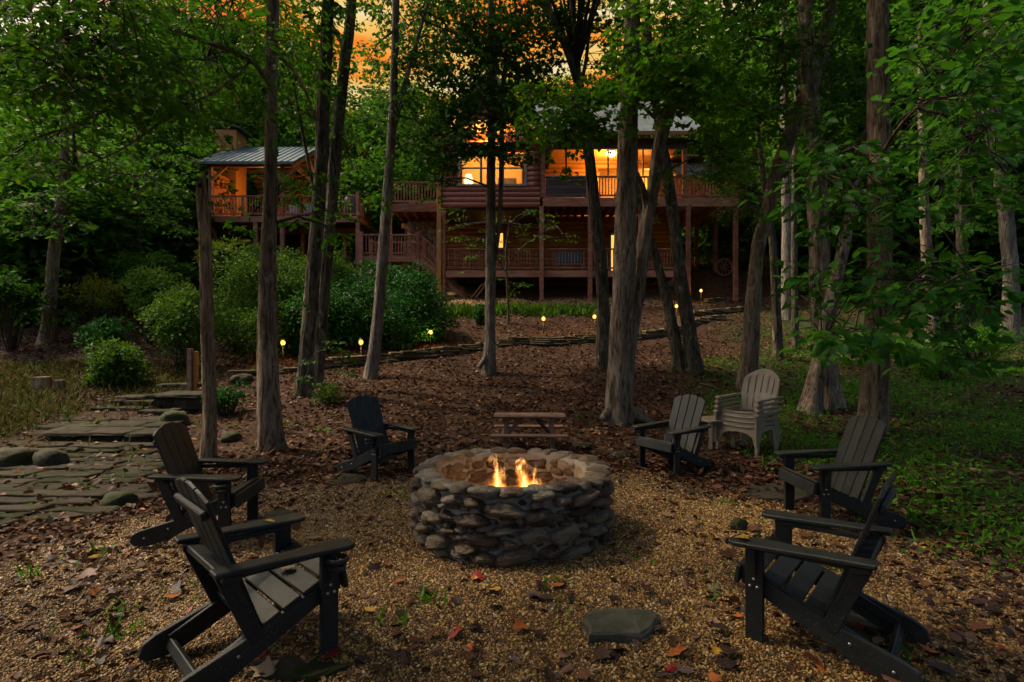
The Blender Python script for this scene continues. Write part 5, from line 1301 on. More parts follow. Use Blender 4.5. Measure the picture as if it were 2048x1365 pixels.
# ------------------------------------------------------------------ shrubs
def shrub(label, px, py, d, rx, ry, n, size, leafm, shape='ovate', group='shrubs on the slope', stems=7, name='shrub'):
    c = P(px, py, d); a, b = rx / F * d, ry / F * d
    g = Hs(c.x, c.y)
    root = thing(name, label, 'shrub', (c.x, c.y, g), group=group)
    zc = max(c.z - g, b * 0.5)
    nl = 22
    lob = rand_unit(nl) * rng.uniform(0.3, 0.85, (nl, 1)) * np.array([a, a * 0.8, b]) + np.array([0, 0, zc])
    lr = rng.uniform(0.28, 0.62, nl) * min(a, b)
    idx = rng.integers(0, nl, n)
    dirn = rand_unit(n); dirn[:, 2] = np.where(rng.random(n) < 0.7, np.abs(dirn[:, 2]), dirn[:, 2])
    pos = lob[idx] + dirn * (lr[idx] * (rng.uniform(0.6, 1.05, n) + 0.35 * rng.random(n) ** 5))[:, None]
    pos[:, 2] = np.maximum(pos[:, 2], 0.05)
    nr = dirn * 0.6 + np.array([0, 0, 0.6]) + rng.normal(size=(n, 3)) * 0.45
    xd = dirn + rng.normal(size=(n, 3)) * 0.6
    lv = Leaves(); lv.add(leaf_geo(shape, pos, xd, nr, size * rng.uniform(0.7, 1.3, n), 0.15, 0.2))
    tag(obj('foliage', lv.mesh('foliage', M[leafm]), root), kind='stuff')
    mb = MB()
    for q in lob:
        m = Vector(q) * 0.5 + Vector((0, 0, -0.1))
        mb.tube([(q[0] * 0.15, q[1] * 0.15, -0.15), m, Vector(q)], [0.025, 0.016, 0.006], 4)
    obj('stems', mb.mesh('stems', M['twig']), root)
    return root
shrub('small glossy round shrub above the stone steps on the left', 230, 742, 11.6, 62, 52, 3800, 0.075, 'leaf_shrub')
shrub('low dark shrub behind the small round one at the left', 215, 680, 13.2, 58, 40, 2800, 0.085, 'leaf_rhodo')
shrub('bright glossy shrub left of the dead snag', 365, 640, 13.2, 84, 84, 8000, 0.075, 'leaf_shrub')
shrub('tall bright shrub between the snag and the brown maple', 470, 605, 15.0, 90, 95, 9000, 0.080, 'leaf_shrub')
shrub('bright shrub right of the brown maple', 575, 600, 16.0, 76, 100, 8500, 0.080, 'leaf_shrub')
shrub('dark green shrub right of the twin trunks', 700, 635, 15.4, 86, 92, 9000, 0.085, 'leaf_rhodo')
shrub('large dark green shrub below the landing stair', 822, 632, 16.4, 86, 80, 9000, 0.085, 'leaf_rhodo')
shrub('green shrub under the stair landing posts', 770, 585, 18.4, 80, 56, 6000, 0.085, 'leaf_rhodo')
shrub('green shrub below the pavilion posts', 655, 565, 18.8, 84, 60, 6500, 0.085, 'leaf_shrub')
shrub('upright green shrub under the pavilion window', 540, 545, 20.5, 70, 58, 5500, 0.09, 'leaf_shrub')
shrub('leafy green shrub behind the brown maple base', 520, 655, 14.2, 72, 62, 5000, 0.08, 'leaf_shrub')
shrub('deep green shrub between the twin trunks and the path light', 625, 655, 14.6, 64, 62, 5000, 0.085, 'leaf_rhodo')
shrub('deep green shrub at the slim grey trunk', 765, 662, 15.2, 62, 54, 4500, 0.085, 'leaf_rhodo')
shrub('bright shrub at the left end of the shrub bank', 300, 600, 15.5, 60, 60, 4200, 0.085, 'leaf_shrub')
shrub('tiny dark shrub in the grass strip below the cabin', 961, 628, 18.2, 16, 22, 700, 0.07, 'leaf_rhodo')
shrub('small leafy bush between snag and maple bases', 455, 800, 9.6, 42, 30, 1300, 0.07, 'leaf_rhodo', 'lance')
shrub('sparse bush at the foot of the twin trunks', 655, 800, 10.2, 36, 28, 420, 0.08, 'leaf_shrub', 'lance')
shrub('pale flowering-looking shrub under the pavilion left brace', 440, 520, 20.0, 60, 45, 3000, 0.10, 'leaf_yellow')
shrub('yellow-green open azalea in the left wood', 190, 590, 16.0, 75, 45, 1500, 0.08, 'leaf_yellow', 'lance')
shrub('dim feathery bush above the small shrubs at the left', 320, 550, 18.0, 85, 45, 3800, 0.09, 'leaf_dark')
shrub('dark undergrowth bush at the left picture edge', 25, 600, 14.5, 70, 50, 1700, 0.12, 'leaf_dark', 'broad')
shrub('shaded bush behind the left brown trunk', 170, 500, 20.0, 90, 60, 3800, 0.12, 'leaf_dark', 'broad')
shrub('grey-leaved bush at the far left', 40, 500, 18.0, 80, 50, 2600, 0.13, 'leaf_far', 'broad')
shrub('dense bush against the left side of the pavilion', 350, 450, 25.0, 55, 70, 4200, 0.14, 'leaf_dark', 'broad')
shrub('weedy bush at the foot of the far right trunk', 1960, 690, 14.0, 70, 40, 2600, 0.10, 'grass', 'lance')
shrub('bushy weeds on the bank right of the tall trunk', 1880, 730, 12.0, 60, 28, 1700, 0.09, 'grass', 'lance')
shrub('rusty bush beside the tan timber wall', 1535, 555, 24.6, 20, 30, 700, 0.12, 'fallen_tan', 'lance')
# ------------------------------------------------------------------ fire pit
pit = thing('fire_pit', 'round fire pit of mortared river stones with flames inside', 'fire pit', PIT)
def lathe(name, prof, mat, seg=64, wob=0.0):
    V, Fc = [], []
    n = len(prof)
    for k in range(seg):
        a = 2 * math.pi * k / seg
        for r, z in prof:
            w = wob * mnoise.noise(Vector((math.cos(a) * r * 9, math.sin(a) * r * 9, z * 11)))
            V.append(((r + w) * math.cos(a), (r + w) * math.sin(a), z + 0.4 * w))
    for k in range(seg):
        k2 = (k + 1) % seg
        for i in range(n - 1): Fc.append((k * n + i, k2 * n + i, k2 * n + i + 1, k * n + i + 1))
    return mesh_py(name, V, Fc, mat, True)
PH = 0.50
prof = [(PIT_R - 0.072, -0.05)] + [(PIT_R - 0.072, z) for z in np.linspace(0, PH - 0.03, 12)] + [(0.72, PH - 0.01), (0.62, PH - 0.01)] + [(0.575, z) for z in np.linspace(PH - 0.03, 0.05, 10)]
core = obj('mortar_ring', lathe('mortar_ring', prof, M['mortar'], 110, 0.035), pit)
V = [(0, 0, 0.24)]; Fc = []
for j, r in enumerate((0.15, 0.3, 0.45, 0.6)):
    for k in range(28):
        a = 2 * math.pi * k / 28
        V.append((r * math.cos(a), r * math.sin(a), 0.24 - 0.05 * (r / 0.6) + 0.035 * mnoise.noise(Vector((r * 9 * math.cos(a), r * 9 * math.sin(a), 2)))))
for k in range(28): Fc.append((0, 1 + k, 1 + (k + 1) % 28))
for j in range(3):
    for k in range(28):
        a, b = 1 + j * 28 + k, 1 + j * 28 + (k + 1) % 28
        Fc.append((a, a + 28, b + 28, b))
obj('ash_bed', mesh_py('ash_bed', V, Fc, M['ash'], True), pit)
def pit_stone(a, r, z, w, dpt, h, tilt=0.0):
    obj('stone', stone_mesh(M['pit_stone'], rp_.randrange(12), 3, amp=0.24, sq=0.80), pit, (r * math.cos(a), r * math.sin(a), z), (rp_.uniform(-0.15, 0.15), tilt, a + math.pi / 2), (w / 2, dpt / 2, h / 2))
RO = PIT_R - 0.05
for x, z, w, h in pack(2 * math.pi * RO, PH - 0.07, ((260, (0.20, 0.29), (0.075, 0.115)), (1600, (0.13, 0.22), (0.050, 0.080)), (4000, (0.085, 0.15), (0.034, 0.055)), (9000, (0.05, 0.09), (0.024, 0.036))), 0.0):
    pit_stone(x / RO, RO - 0.035 + rp_.uniform(-0.012, 0.012), z, w * 1.02, min(0.19, w * 1.2), h * 1.05, rp_.uniform(-0.2, 0.2))
a = 0.0
while a < 2 * math.pi - 0.06:                        # cap course
    w = rp_.uniform(0.11, 0.21)
    pit_stone(a + w / 2 / 0.69, 0.685 + rp_.uniform(-0.02, 0.02), PH - 0.028 + rp_.uniform(-0.01, 0.012), w * 1.0, 0.19, rp_.uniform(0.06, 0.085), rp_.uniform(-0.1, 0.1))
    a += w / 0.69
for x, z, w, h in pack(2 * math.pi * 0.575, PH - 0.25, ((500, (0.14, 0.22), (0.06, 0.095)), (3000, (0.08, 0.15), (0.04, 0.06)), (3000, (0.05, 0.08), (0.025, 0.035))), 0.004):
    pit_stone(x / 0.575, 0.60, 0.18 + z * 1.12, w * 1.1, 0.13, h * 1.2, rp_.uniform(-0.2, 0.2))
# flames: closed bodies of glowing gas, brightest where they are thickest
def mat_flame(name, s, loc, scl):
    """glowing gas in a unit body (radius 1, height 1): hot along the axis, torn apart by noise towards the tip"""
    m, N, L = new_mat(name)
    def math_(op, a=None, b=None, va=0.5, vb=0.5, clamp=False):
        n = N.new('ShaderNodeMath'); n.operation = op; n.use_clamp = clamp
        if a is not None: L.new(a, n.inputs[0])
        else: n.inputs[0].default_value = va
        if b is not None: L.new(b, n.inputs[1])
        else: n.inputs[1].default_value = vb
        return n.outputs[0]
    o = N.new('ShaderNodeOutputMaterial'); e = N.new('ShaderNodeEmission')
    ge = N.new('ShaderNodeNewGeometry')
    lo = N.new('ShaderNodeVectorMath'); lo.operation = 'SUBTRACT'; lo.inputs[1].default_value = loc
    un = N.new('ShaderNodeVectorMath'); un.operation = 'DIVIDE'; un.inputs[1].default_value = scl
    L.new(ge.outputs['Position'], lo.inputs[0]); L.new(lo.outputs[0], un.inputs[0])
    sh = N.new('ShaderNodeVectorMath'); sh.operation = 'MULTIPLY_ADD'; sh.inputs[1].default_value = (1.5, 1.5, 2.4)
    sh.inputs[2].default_value = (loc[0] * 57, loc[1] * 31, scl[2] * 43)
    L.new(un.outputs[0], sh.inputs[0])
    no = N.new('ShaderNodeTexNoise'); no.inputs['Scale'].default_value = 1.0; no.inputs['Detail'].default_value = 3; no.inputs['Roughness'].default_value = 0.6
    L.new(sh.outputs[0], no.inputs['Vector'])
    sx = N.new('ShaderNodeSeparateXYZ'); L.new(un.outputs[0], sx.inputs[0])
    nx_ = N.new('ShaderNodeSeparateColor'); L.new(no.outputs['Color'], nx_.inputs[0])
    z = sx.outputs[2]
    amp = math_('MULTIPLY_ADD', z, None, vb=2.6); N[-1].inputs[2].default_value = 0.5
    def off(c, ax): return math_('ADD', math_('MULTIPLY', math_('SUBTRACT', c, None, vb=0.5), amp), ax)
    xx, yy = off(nx_.outputs[0], sx.outputs[0]), off(nx_.outputs[1], sx.outputs[1])
    r = math_('SQRT', math_('ADD', math_('MULTIPLY', xx, xx), math_('MULTIPLY', yy, yy)))
    wz = math_('MULTIPLY', math_('POWER', math_('SUBTRACT', None, z, va=1.0, clamp=True), None, vb=0.75), None, vb=0.72)
    d = math_('SUBTRACT', None, math_('DIVIDE', r, math_('ADD', wz, None, vb=0.02)), va=1.0, clamp=True)
    rp = ramp(N, [(0.0, (1.0, 0.10, 0.005)), (0.35, (1.0, 0.25, 0.018)), (0.66, (1.0, 0.48, 0.09)), (0.95, (1.0, 0.82, 0.42))])
    L.new(d, rp.inputs[0]); L.new(rp.outputs[0], e.inputs['Color'])
    L.new(math_('MULTIPLY', math_('POWER', d, None, vb=1.3), None, vb=s * KE), e.inputs['Strength'])
    L.new(e.outputs[0], o.inputs['Volume'])
    return m
fire = thing('flames', 'two bright orange flames burning inside the stone pit', 'fire', (PIT.x, PIT.y - 0.02, 0.20))
_V, _F = tube_arrays([(0, 0, 0.0), (0, 0, 0.05), (0, 0, 0.35), (0, 0, 0.7), (0, 0, 1.0)], [0.85, 1.0, 1.0, 0.85, 0.5], 16)
for fx, fy, w, h in ((-0.12, 0.0, 0.115, 0.41), (-0.08, 0.05, 0.085, 0.30), (0.10, 0.0, 0.14, 0.38), (0.17, 0.05, 0.10, 0.31), (0.06, -0.06, 0.08, 0.24), (-0.19, -0.04, 0.08, 0.19), (0.225, -0.03, 0.08, 0.23), (0.0, 0.06, 0.09, 0.14)):
    obj('flame', mesh_py('flame', _V, _F, mat_flame('flame', 50.0, tuple(fire.location + Vector((fx, fy, 0))), (w, w, h)), True), fire, (fx, fy, 0), scale=(w, w, h))
for k in range(5):                                    # charred sticks in the ash
    a = k * 1.3 + 0.3
    beam('charred_log', fire, (0.20 * math.cos(a), 0.20 * math.sin(a), 0.02), (-0.10 * math.cos(a + 0.5), -0.10 * math.sin(a + 0.5), 0.10), 0.05, 0.05, M['iron'], 0.012)
lamp('fire_light', (-0.10, 0, 0.22), 4.0, (1.0, 0.45, 0.14), 0.05, fire)
lamp('fire_light', (0.12, 0, 0.20), 4.0, (1.0, 0.45, 0.14), 0.05, fire)

# ------------------------------------------------------------------ black adirondack chairs
CB = M['chair_black']
def adirondack():
    t = thing('armchair', '', 'chair')
    yl = 0.295
    def bolts(par, pts, ax='y'):
        me = tube_mesh('bolt', [(0, -0.004, 0), (0, 0.004, 0)], [0.008, 0.008], M['bolt'], 8)
        for p in pts: obj('bolt', me, par, p)
    leg_out = [(-0.046, -0.01), (0.046, -0.01), (0.046, 0.515), (-0.046, 0.515)]
    lm = prism_mesh('front_leg', leg_out, 0.034, CB)
    sm = prism_mesh('stringer', [(0.075, 0.385), (0.075, 0.29), (0.03, 0.27), (-0.52, 0.015), (-0.60, -0.005), (-0.70, -0.005), (-0.735, 0.03), (-0.715, 0.085), (-0.66, 0.115), (-0.36, 0.205)], 0.034, CB)
    am = prism_mesh('armrest', [(-0.56, -0.045), (-0.56, 0.045), (-0.30, 0.05), (0.0, 0.074), (0.09, 0.075), (0.125, 0.05), (0.13, 0.0), (0.12, -0.05), (0.085, -0.066), (0.0, -0.066), (-0.30, -0.05)], 0.026, CB, 'z', 0.006)
    km = prism_mesh('arm_bracket', [(0, 0), (0.05, 0), (0.012, -0.15), (0, -0.15)], 0.03, CB, 'x')
    for s in (-1, 1):
        lg = obj('leg', lm, t, (0, s * yl, 0))
        bolts(lg, [(-0.018, s * 0.019, 0.30), (0.02, s * 0.019, 0.30), (0.0, s * 0.019, 0.34)])
        st = obj('stringer', sm, t, (0, s * (yl - 0.036), 0))
        bolts(st, [(-0.44, s * 0.019, 0.13), (-0.62, s * 0.019, 0.06)])
        obj('armrest', am, t, (0, s * (yl + 0.005), 0.530), (0, R(2.5), 0), (1, s, 1))
        obj('arm_bracket', km, t, (0.0, s * (yl + 0.018), 0.512), scale=(1, s, 1))
        beam('back_support', t, (-0.345, s * (yl - 0.034), 0.16), (-0.505, s * (yl - 0.034), 0.535), 0.034, 0.075, CB)
        beam('arm_rail', t, (-0.50, s * (yl - 0.03), 0.508), (0.02, s * (yl - 0.03), 0.498), 0.024, 0.03, CB)
        beam('cleat', t, (-0.36, s * (yl - 0.066), 0.185), (-0.60, s * (yl - 0.066), 0.08), 0.026, 0.05, CB)
    # seat boards over the stringers
    a, b = Vector((0.075, 0, 0.402)), Vector((-0.335, 0, 0.222))
    n = 4
    for i in range(n):
        p = a.lerp(b, (i + 0.5) / n)
        box('seat_slat', t, p, ((a - b).length / n - 0.012, 0.59 if i == 0 else 0.545, 0.022), CB, (0, -math.atan2(a.z - b.z, a.x - b.x), 0), 0.005)
    box('apron', t, (0.092, 0, 0.338), (0.024, 0.60, 0.10), CB, (0, R(-8), 0), 0.005)
    # back boards
    p0, p1 = Vector((-0.318, 0, 0.20)), Vector((-0.585, 0, 0.925))
    up = (p1 - p0).normalized(); ang = math.atan2(-up.x, up.z)
    ln = (p1 - p0).length
    tops = (-0.045, 0.0, 0.0, -0.045)
    for i in range(4):
        w0, w1 = 0.110, 0.119
        y0 = (i - 1.5) * (w0 + 0.008); y1 = (i - 1.5) * (w1 + 0.011)
        e = tops[i]
        eL = e if i < 2 else tops[min(i + 0, 3)]
        # outer boards fall away at the outside
        tl = ln + (-0.060 if i == 0 else (-0.012 if i == 1 else (0.008 if i == 2 else -0.012)))
        tr = ln + (-0.012 if i == 0 else (0.008 if i == 1 else (-0.012 if i == 2 else -0.060)))
        pts = [(y0 - w0 / 2, 0), (y0 + w0 / 2, 0), (y1 + w1 / 2, tr), (y1 + w1 * 0.1, (tl + tr) / 2 + 0.010), (y1 - w1 / 2, tl)]
        me = prism_mesh('back_slat', pts, 0.020, CB, 'x', 0.004)
        obj('back_slat', me, t, p0, (0, -ang, 0))
    q = lambda k: p0 + up * (ln * k)
    box('back_brace', t, q(0.84) + Vector((-0.026, 0, -0.008)), (0.030, 0.455, 0.042), CB, (0, -ang, 0), 0.006)
    box('back_brace', t, q(0.435) + Vector((-0.050, 0, 0.0)), (0.075, 0.655, 0.034), CB, (0, R(8), 0), 0.005)
    box('back_brace', t, q(0.05) + Vector((-0.026, 0, -0.004)), (0.030, 0.485, 0.065), CB, (0, -ang, 0), 0.006)
    box('crossbar', t, (-0.60, 0, 0.065), (0.03, 0.50, 0.05), CB, (0, R(25), 0), 0.005)
    # cup ring on the outer right side
    V, Fc = [], []
    for i in range(20):
        aa = 2 * math.pi * i / 20
        for k in range(8):
            bb = 2 * math.pi * k / 8
            rr = 0.048 + 0.010 * math.cos(bb)
            V.append((rr * math.cos(aa), rr * math.sin(aa), 0.014 * math.sin(bb)))
    for i in range(20):
        for k in range(8): Fc.append((i * 8 + k, i * 8 + (k + 1) % 8, ((i + 1) % 20) * 8 + (k + 1) % 8, ((i + 1) % 20) * 8 + k))
    ring = mesh_py('cup_ring', V, Fc, CB, True)
    cu = obj('cup_holder', ring, t, (0.005, -yl - 0.082, 0.488))
    obj('cup_base', ring, cu, (0, 0, -0.042), scale=(0.78, 0.78, 1))
    for i in range(3):
        aa = 2 * math.pi * i / 3
        obj('cup_strut', box_mesh(0.008, 0.008, 0.045, CB, 0), cu, (0.043 * math.cos(aa), 0.043 * math.sin(aa), -0.021))
    return t
SPOTS = [(-1.07, 2.83, 45, 'black wooden-look armchair nearest on the left, its back to the camera'),
         (1.385, 2.95, 140, 'black wooden-look armchair nearest on the right, its back to the camera'),
         (-2.14, 4.32, 5, 'black armchair behind the nearest left one, beside the stone path'),
         (2.47, 4.62, 181, 'black armchair behind the nearest right one, beside the grass'),
         (-1.33, 6.17, -35, 'greenish black armchair behind the fire pit, left of the little picnic table'),
         (1.70, 6.37, 211, 'black armchair behind the fire pit, next to the tan chairs')]
a0 = adirondack()
for i, (x, y, r, lab) in enumerate(SPOTS):
    c = a0 if i == 0 else copy_tree(a0)
    c.location = (x, y, Hs(x, y) + 0.006); c.rotation_euler = (0, 0, R(r)); c.scale = (0.92,) * 3
    tag(c, lab, 'chair', 'black armchairs around the fire pit')

# ------------------------------------------------------------------ tan plastic chairs, stacked
TN = M['chair_tan']
def tan_chair():
    t = thing('plastic_chair', '', 'chair')
    def solid(o, th=0.012):
        m = o.modifiers.new('solid', 'SOLIDIFY'); m.thickness = th; m.offset = 0
        b = o.modifiers.new('bevel', 'BEVEL'); b.width = 0.003; b.segments = 1
        return o
    # back: arched panel with slots
    nu, nv = 41, 16
    def pt(u, v):
        hw = 0.205 + 0.075 * math.sin(min(1, v * 1.15) * math.pi * 0.62)
        top = 0.60 * math.sqrt(max(0.0, 1 - 0.42 * u * u))
        h = v * top + (1 - v) * 0
        y = u * hw
        x = -0.30 - 0.36 * h + 0.05 * u * u
        return (x, y, 0.36 + h)
    V = [pt(-1 + 2 * i / nu, j / nv) for j in range(nv + 1) for i in range(nu + 1)]
    Fc = []
    for j in range(nv):
        for i in range(nu):
            slot = i in (6, 13, 20, 27, 34) and (1 <= j <= 4 or 7 <= j <= 13)
            if not slot: k = j * (nu + 1) + i; Fc.append((k, k + 1, k + nu + 2, k + nu + 1))
    solid(obj('backrest', mesh_py('backrest', V, Fc, TN, True), t), 0.016)
    # seat
    ns = 10
    V = []
    for j in range(ns + 1):
        k = j / ns
        x = 0.16 - 0.48 * k; z = 0.385 - 0.055 * math.sin(k * math.pi * 0.6) + (0.0 if k > 0.08 else -0.012)
        for i in range(9):
            u = -1 + i / 4
            V.append((x, u * 0.245, z + 0.012 * u * u))
    Fc = [(j * 9 + i, j * 9 + i + 1, j * 9 + i + 10, j * 9 + i + 9) for j in range(ns) for i in range(8) if not (i in (1, 4, 6) and 2 <= j <= 7)]
    solid(obj('seat', mesh_py('seat', V, Fc, TN, True), t), 0.014)
    # front: broad legs joined by an arched apron
    out = [(-0.33, 0.0), (-0.285, 0.0), (-0.275, 0.12), (-0.235, 0.235), (-0.16, 0.285), (0.0, 0.30), (0.16, 0.285), (0.235, 0.235), (0.275, 0.12), (0.285, 0.0), (0.33, 0.0), (0.318, 0.20), (0.30, 0.385), (0.0, 0.385), (-0.30, 0.385), (-0.318, 0.20)]
    obj('front_legs', prism_mesh('front_legs', out, 0.03, TN, 'x', 0.006), t, (0.165, 0, 0), (0, R(-6), 0))
    for s in (-1, 1):
        arm = [(0.20, -0.045), (0.20, 0.035), (0.10, 0.045), (-0.40, 0.03), (-0.42, -0.02), (-0.10, -0.04)]
        obj('armrest', prism_mesh('armrest', [(a, b * s) for a, b in arm], 0.03, TN, 'z', 0.007), t, (0, s * 0.315, 0.565), (0, R(2), 0))
        side = [(0.19, 0.12), (0.20, 0.55), (0.10, 0.55), (0.06, 0.40), (-0.02, 0.36), (0.06, 0.30)]
        obj('arm_front', prism_mesh('arm_front', side, 0.024, TN, 'y', 0.005), t, (0, s * 0.312, 0))
        rl = [(-0.36, 0.36), (-0.27, 0.37), (-0.36, 0.0), (-0.44, 0.0), (-0.40, 0.2)]
        obj('rear_leg', prism_mesh('rear_leg', rl, 0.03, TN, 'y', 0.005), t, (0, s * 0.25, 0))
        beam('side_rail', t, (0.15, s * 0.285, 0.365), (-0.34, s * 0.25, 0.35), 0.02, 0.05, TN)
    return t
tc0 = tan_chair()
ox, oy, orr = 3.12, 7.42, R(214)
labs = ['tan plastic armchair at the bottom of the stack', 'tan plastic armchair second from the bottom of the stack', 'tan plastic armchair third from the bottom of the stack', 'tan plastic armchair on top of the stack with its slotted back showing']
for i in range(4):
    c = tc0 if i == 0 else copy_tree(tc0)
    c.location = (ox - 0.012 * i * math.cos(orr), oy - 0.012 * i * math.sin(orr), Hs(ox, oy) + 0.005 + 0.062 * i)
    c.rotation_euler = (0, 0, orr + (0, 0.012, -0.01, 0.006)[i]); c.scale = (0.96,) * 3
    tag(c, labs[i], 'chair', 'stacked tan plastic chairs')
sx_, sy_ = X(1425, 7.75), 7.75
ts = thing('side_table', 'low tan plastic side table between the black chair and the tan stack', 'table', (sx_, sy_, Hs(sx_, sy_)), R(20))
obj('table_top', prism_mesh('table_top', [(-0.22, -0.19), (-0.19, -0.22), (0.19, -0.22), (0.22, -0.19), (0.22, 0.19), (0.19, 0.22), (-0.19, 0.22), (-0.22, 0.19)], 0.03, TN, 'z', 0.006), ts, (0, 0, 0.375))
for a, b in ((-1, -1), (1, -1), (1, 1), (-1, 1)):
    beam('leg', ts, (a * 0.19, b * 0.19, 0.0), (a * 0.17, b * 0.17, 0.36), 0.05, 0.05, TN)
for a in (-1, 1): boxmm('apron', ts, (-0.17, a * 0.17 - 0.01, 0.30), (0.17, a * 0.17 + 0.01, 0.358), TN)

# ------------------------------------------------------------------ little picnic table
OW = M['old_wood']
pt_ = thing('picnic_table', 'small weathered wooden picnic table behind the fire pit', 'table', (X(1058, 7.55), 7.55, Hs(X(1058, 7.55), 7.55)), R(-1))
for i in range(4): boxmm('table_board', pt_, (-0.48, -0.20 + i * 0.102, 0.425), (0.49 + 0.01 * (i % 2), -0.102 + i * 0.102, 0.452), OW)
for s in (-1, 1):
    for i in range(2): boxmm('bench_board', pt_, (-0.50, s * 0.40 - 0.085 + i * 0.088, 0.215), (0.50, s * 0.40 - 0.002 + i * 0.088, 0.238), OW)
    x = s * 0.31
    for k in (-1, 1): beam('leg', pt_, (x, k * 0.24, 0.0), (x, k * 0.12, 0.424), 0.055, 0.06, OW)
    boxmm('bench_bearer', pt_, (x - 0.062, -0.46, 0.16), (x - 0.03, 0.46, 0.213), OW)
    boxmm('top_bearer', pt_, (x - 0.06, -0.19, 0.375), (x - 0.03, 0.19, 0.424), OW)
    beam('brace', pt_, (s * 0.28, 0, 0.20), (s * 0.08, 0, 0.42), 0.04, 0.05, OW)

# ------------------------------------------------------------------ path lights
labs = ['glowing path light beside the brown maple trunk', 'glowing path light before the dark green shrub', 'glowing path light at the right edge of the dark shrubs', 'glowing path light right of the grey trunk below the cabin', 'glowing path light just left of the forked dark tree', 'glowing path light between the leaning twin trunks', 'glowing path light by the stone steps under the cabin deck']
for (px, py, dn), lab in zip(((566, 685, 40), (722, 684, 34), (861, 664, 28), (1087, 637, 30), (1189, 633, 30), (1353, 612, 26), (1402, 581, 24)), labs):
    g = hit(px, py + dn)
    top = Z(py, g.y)
    h = max(0.25, top - g.z)
    t = thing('path_light', lab, 'lamp', g, group='path lights along the slope')
    obj('stake', tube_mesh('stake', [(0, 0, -0.1), (0, 0, h - 0.07)], [0.012, 0.012], M['iron'], 8), t)
    obj('collar', tube_mesh('collar', [(0, 0, h - 0.10), (0, 0, h - 0.06)], [0.03, 0.045], M['iron'], 12), t)
    obj('bulb', tube_mesh('bulb', [(0, 0, h - 0.058), (0, 0, h - 0.03), (0, 0, h + 0.02), (0, 0, h + 0.05)], [0.03, 0.052, 0.052, 0.02], M['bulb'], 12), t)
    obj('cap', tube_mesh('cap', [(0, 0, h + 0.052), (0, 0, h + 0.07), (0, 0, h + 0.10)], [0.075, 0.06, 0.008], M['iron'], 12), t)
    lamp('lamp_light', (0, -0.16, h - 0.02), 13.0, (1.0, 0.58, 0.14), 0.05, t)

# ------------------------------------------------------------------ boulders, slabs, edging, path, steps
def boulder(label, c, s, rz=0, mat='boulder', name='boulder'):
    return tag(obj(name, stone_mesh(M[mat], rnd.randrange(5), 3, 0.2, 0.8), None, c, (0, 0, rz), s), label, 'rock', None)
for (px, py, d, a, b, c, lab) in ((35, 925, 6.9, 0.24, 0.18, 0.15, 'mossy boulder at the left edge beside the flagstones'), (103, 925, 6.7, 0.19, 0.15, 0.13, 'rounded mossy boulder right of the left edge boulder'), (240, 1003, 5.1, 0.14, 0.10, 0.08, 'lichen-spotted rock between the path and left armchairs'),
                                  (350, 842, 8.6, 0.20, 0.15, 0.15, 'grey rock beside the big stone step'), (463, 873, 8.3, 0.15, 0.11, 0.08, 'mossy stone between snag and maple'), (1163, 889, 7.8, 0.17, 0.09, 0.05, 'flat pale stone right of the little picnic table'), (482, 758, 10.8, 0.26, 0.18, 0.12, 'low grey boulder right of the snag on the slope'), (1478, 1052, 4.4, 0.06, 0.05, 0.06, 'small block of stone by the right armchair arm')):
    g = hit(px, py + 6)
    boulder(lab, (g.x, g.y, g.z + c * 0.45), (a, b, c), rnd.uniform(0, 3))
def slab(name, label, outline, top, th, mat, seed=0, rag=0.03):
    """flat stone from a world (x, y) outline: chipped rim, uneven top, sides that spread downwards"""
    r = random.Random(seed)
    cx = sum(p[0] for p in outline) / len(outline); cy_ = sum(p[1] for p in outline) / len(outline)
    pts = []
    n = len(outline)
    for i in range(n):
        a, b = outline[i], outline[(i + 1) % n]
        m_ = max(2, int(math.hypot(b[0] - a[0], b[1] - a[1]) / 0.12))
        for k in range(m_):
            t = k / m_
            pts.append((a[0] + (b[0] - a[0]) * t + r.uniform(-rag, rag) - cx, a[1] + (b[1] - a[1]) * t + r.uniform(-rag, rag) * 0.7 - cy_))
    n = len(pts)
    V = []
    for s_, z_ in ((0.55, 0.0), (0.90, -0.002), (0.985, -0.10 * th - 0.004), (1.02, -0.5 * th), (1.04, -th)):
        for x_, y_ in pts:
            jit = 1 + (r.uniform(-0.025, 0.025) if s_ > 0.9 else 0)
            V.append((x_ * s_ * jit, y_ * s_ * jit, th / 2 + z_ + (r.uniform(-0.004, 0.004))))
    Fc = [tuple(range(n))]
    for k in range(4):
        for i in range(n):
            i2 = (i + 1) % n
            Fc.append((k * n + i, (k + 1) * n + i, (k + 1) * n + i2, k * n + i2))
    return obj(name, mesh_py(name, V, Fc, M[mat]), None, (cx, cy_, top - th / 2), (r.uniform(-0.012, 0.012), r.uniform(-0.012, 0.012), 0))
def G(px, py): g = hit(px, py); return (g.x, g.y)
s_ = slab('stone_slab', '', [G(1170, 1262), G(1182, 1232), G(1308, 1232), G(1312, 1252), G(1284, 1290), G(1172, 1286)], 0.045, 0.12, 'slab_grey', 3, 0.028)
tag(s_, 'thick grey stone slab lying in the gravel in front of the pit', 'rock')
